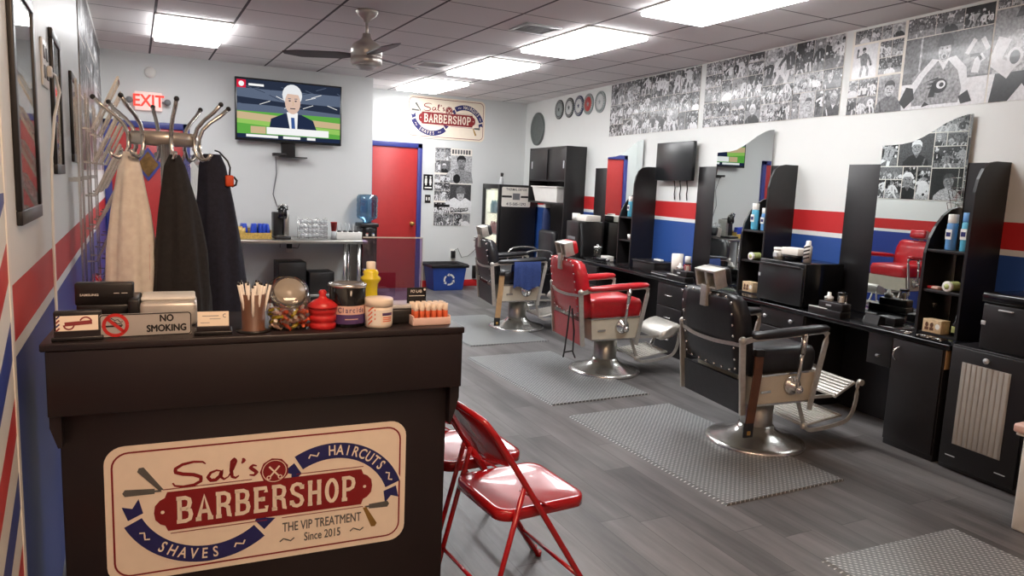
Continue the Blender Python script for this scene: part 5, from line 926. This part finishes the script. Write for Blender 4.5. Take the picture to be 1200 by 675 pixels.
t=on_top('hair_clipper','dark hair clipper standing at foot of the nearest mirror','clipper',3.375,.15,WT+.001); m=MB('blackg'); m.rings([[V((.02*k*cos(2*PI*i/12)+dx,.016*k*sin(2*PI*i/12),z)) for i in range(12)] for z,k,dx in ((0,.8,0),(.04,1,0),(.11,.85,.012),(.16,1.0,.03),(.175,.8,.036))]); m.obj('body',t); MB('chrome').box(.02,.055,-.012,.012,.172,.186,.002).obj('blade',t)
random.seed(21); first=None
for k in range(9):
    if first is None: first=MB('chrome').box(-.018,.018,-.005,.005,0,.006,.002).obj('hair_clip'); tag(first,'small metal hair clip scattered on front edge of the nearest worktop','hair clip','metal hair clips')
    o=first if k==0 else dup(first); o.location=W(3.07+k*.036+random.uniform(-.01,.01),.40+random.uniform(-.04,.03),WT+.0005); o.rotation_euler=(0,0,random.random()*6)
# counter oven with jars on it
t=on_top('counter_oven','black counter oven between middle tower and nearest divider board','oven',4.44,.24); MB('blackg').box(-.25,.25,-.195,.19,.012,.345,.01).obj('cabinet',t); MB('screen').box(-.24,.24,-.205,-.195,.02,.31,.004).obj('door',t); MB('black').box(-.22,.22,-.222,-.21,.30,.318,.004).obj('door_handle',t)
MB('lightgrey').box(-.238,-.215,-.2075,-.205,.20,.225).obj('badge',t)
for x in (-.2,.2):
    for y in (-.15,.15): MB('rubber').cyl((x,y,0),(x,y,.013),.015,n=10).obj('foot',t)
OV=WT+.346
t=on_top('white_jar','white lidded jar on left of the black counter oven','jar',4.58,.34,OV); MB('white').lathe([(0,0),(.042,0),(.044,.06),(.04,.068)],n=20).obj('body',t); MB('white').lathe([(.042,.066),(.046,.068),(.046,.088),(0,.09)],n=20).obj('lid',t); MB('lightgrey').box(-.02,.02,-.046,-.042,.015,.05).obj('label',t)
t=on_top('black_bowl','dark bowl under the white carton on the counter oven','bowl',4.44,.32,OV); MB('blackg').lathe([(0,0),(.06,0),(.09,.04),(.085,.042),(.055,.006),(0,.006)],n=24).obj('bowl_body',t)
t=on_top('white_carton','white carton resting on the dark bowl above counter oven','box',4.44,.32,OV+.043); MB('paper').box(-.09,.09,-.05,.06,0,.055,.004).obj('carton',t)
t=on_top('striped_bottle','white spray bottle with dark stripes at right of counter oven','bottle',4.29,.33,OV); MB('white').lathe([(0,0),(.03,0),(.031,.12),(.02,.135),(.018,.165),(0,.168)],n=18).obj('body',t); m=MB('inkblack')
for k in range(4): m.rings([[V((.0316*cos(R(a)),.0316*sin(R(a)),.012+k*.028+(a-200)*.00018+dz)) for a in range(200,341,20)] for dz in (0,.012)],closed=False)
m.obj('stripe',t)
# between the farthest and middle stations
t=on_top('paper_roll','white paper towel roll on worktop under the dark television','paper roll',6.19,.18); MB('paper').lathe([(.018,0),(.058,0),(.058,.22),(.018,.22),(.018,0)],n=28).obj('roll',t)
t=on_top('red_bottle','red bottle with white top right of the paper roll','bottle',6.04,.16); MB('red').lathe([(0,0),(.035,0),(.036,.12),(.025,.145),(.02,.15)],n=18).obj('body',t); MB('white').lathe([(.024,.148),(.03,.15),(.03,.21),(0,.212)],n=18).obj('cap',t)
t=on_top('storage_box','low black storage box on worktop under the dark television','box',6.50,.26); MB('black').box(-.22,.2,-.12,.12,0,.10,.006).obj('box_body',t); MB('black').box(-.23,.21,-.13,.13,.10,.115,.004).obj('box_lid',t)
t=on_top('folded_cloth','white folded cloth on the low black storage box','cloth',6.46,.22,WT+.116); MB('white').box(-.07,.06,-.025,.02,0,.02,.006).obj('cloth_fold',t)
t=on_top('storage_box','flat black case on worktop right of the low storage box','box',6.16,.34); MB('black').box(-.13,.15,-.08,.07,0,.04,.006).obj('box_body',t); MB('lightgrey').box(-.13,.15,-.082,-.08,.016,.022).obj('trim_line',t)
# farthest station clutter
t=on_top('towel_steamer','black upright machine below the white box left of farthest mirror','machine',8.05,.28,WT); MB('black').box(-.16,.16,-.18,.16,0,.438,.012).obj('body',t); MB('grey').box(-.1,.1,-.184,-.18,.21,.25,.003).obj('panel_strip',t); MB('rubber').tube(smooth([(.12,-.12,.42),(.22,-.16,.36),(.29,-.18,.2),(.3,-.18,.02)],4),.016,8).obj('hose',t)
t=on_top('white_box','white box on top of the black upright machine','box',8.02,.27,1.181); MB('paper').box(-.16,.16,-.1,.1,0,.075,.006).obj('carton',t)
t=on_top('white_roll','small white roll left of the white box on black machine','roll',8.15,.36,1.11+.071); MB('white').lathe([(0,0),(.05,0),(.05,.09),(0,.09)],n=18).obj('roll_body',t)
for k,(u,off,lab) in enumerate(((7.60,.33,'left'),(7.42,.36,'right'))):
    t=on_top('hair_clipper','black and chrome hair clipper lying on farthest worktop, '+lab+' one','clipper',u,off,WT+.001,.6*k); m=MB('blackg'); m.box(-.08,.06,-.025,.025,0,.045,.014); m.obj('body',t); MB('chrome').box(.06,.085,-.024,.024,.01,.035,.003).obj('blade',t); MB('rubber').tube(smooth([(-.08,0,.02),(-.14,.03,.012),(-.18,-.06,.012),(-.1,-.12,.012),(.06,-.10,.012)],4),.005,6).obj('cord',t)
t=on_top('disinfectant_jar','clear jar with chrome lid on farthest worktop by the hose','jar',7.70,.28); MB('jar').lathe([(0,0),(.045,0),(.047,.005),(.047,.13),(.043,.135)],n=22).obj('body',t); MB('chrome').lathe([(.046,.132),(.05,.135),(.05,.155),(.012,.16),(.012,.18),(0,.182)],n=22).obj('lid',t)
t=on_top('tissue_box','small white tissue box on the farthest worktop','box',7.52,.24); MB('white').box(-.07,.07,-.05,.05,0,.06,.005).obj('carton',t)
# washing chair between the fridge and the machine
t=thing('salon_chair','dark padded salon chair with chrome arms behind the farthest barber chair','chair',(4.72,8.55,0),R(175)); MB('blackl').box(-.22,.22,-.24,.24,.42,.52,.04).obj('seat',t); MB('blackl').box(-.30,-.20,-.24,.24,.5,1.0,.04).obj('backrest',t)
for s in (-1,1): MB('chrome').tube(smooth([(-.2,s*.26,.5),(-.2,s*.26,.72),(.1,s*.26,.74),(.22,s*.26,.66),(.2,s*.26,.45)],4),.014,8).obj('arm',t)
MB('chrome').cyl((0,0,.05),(0,0,.43),.035).obj('column',t); MB('chrome').lathe([(0,0),(.25,0),(.25,.02),(.05,.05),(0,.05)],n=28).obj('base',t)
# black toolbox on the right-hand cabinet with a white box on it
t=on_top('tool_chest','black latched tool chest on the cabinet at right edge','tool chest',2.62,.24,.756); MB('black').box(-.20,.22,-.18,.17,0,.27,.012).obj('chest_body',t); MB('blackg').box(-.21,.23,-.19,.18,.27,.33,.014).obj('lid',t); MB('lightgrey').box(-.1,-.02,-.195,-.18,.235,.243,.002).obj('handle_strip',t); MB('lightgrey').box(-.197,-.17,-.183,-.18,.14,.165,.002).obj('latch',t)
t=on_top('white_box','white rounded box on the black tool chest at right edge','box',2.58,.22,1.087); MB('white2').box(-.11,.12,-.08,.08,0,.085,.02).obj('carton',t)
t=thing('floor_cart','white floor cart with pink top and red front, cut off by right edge','cart',(3.95,1.66,0)); MB('white2').box(-.15,.2,-.2,.2,.0,.475,.01).obj('body',t); MB('red').box(-.153,-.148,-.19,.06,.05,.46,.002).obj('red_panel',t); MB('white').box(-.20,.21,-.21,.21,.485,.50,.006).obj('top_lip',t); MB('pinklabel').box(-.215,.22,-.22,.22,.50,.545,.012).obj('top_cushion',t,label='pink top'); MB('grey').box(-.14,.19,-.19,.19,.472,.487).obj('neck',t)
# ------------------------------------------------------------------ camera and light
F=851.8; yaw,pitch,roll=.4809,-.1391,-.0428
f=V((sin(yaw)*cos(pitch),cos(yaw)*cos(pitch),sin(pitch))); r0=V((cos(yaw),-sin(yaw),0)); d0=f.cross(r0)
r2=r0*cos(roll)+d0*sin(roll); d2=-r0*sin(roll)+d0*cos(roll)
cam=bpy.data.cameras.new('camera'); co=bpy.data.objects.new('camera',cam); COL.objects.link(co)
m4=Mx.Identity(4)
for i in range(3): m4[i][0]=r2[i]; m4[i][1]=-d2[i]; m4[i][2]=-f[i]
m4[0][3],m4[1][3],m4[2][3]=0,0,1.57; co.matrix_world=m4
cam.sensor_width=36; cam.lens=F/1200*36; cam.clip_start=.05
bpy.context.scene.camera=co
w=bpy.data.worlds.new('world'); w.use_nodes=True; w.node_tree.nodes['Background'].inputs['Color'].default_value=(.5,.53,.56,1); w.node_tree.nodes['Background'].inputs['Strength'].default_value=.3; bpy.context.scene.world=w
sc=bpy.context.scene; sc.view_settings.view_transform='Standard'; sc.view_settings.look='None'; sc.view_settings.exposure=0; sc.view_settings.gamma=1.03
sc.cycles.max_bounces=10; sc.cycles.transparent_max_bounces=24; sc.cycles.caustics_reflective=False; sc.cycles.caustics_refractive=False; sc.cycles.sample_clamp_indirect=6; sc.cycles.use_denoising=True
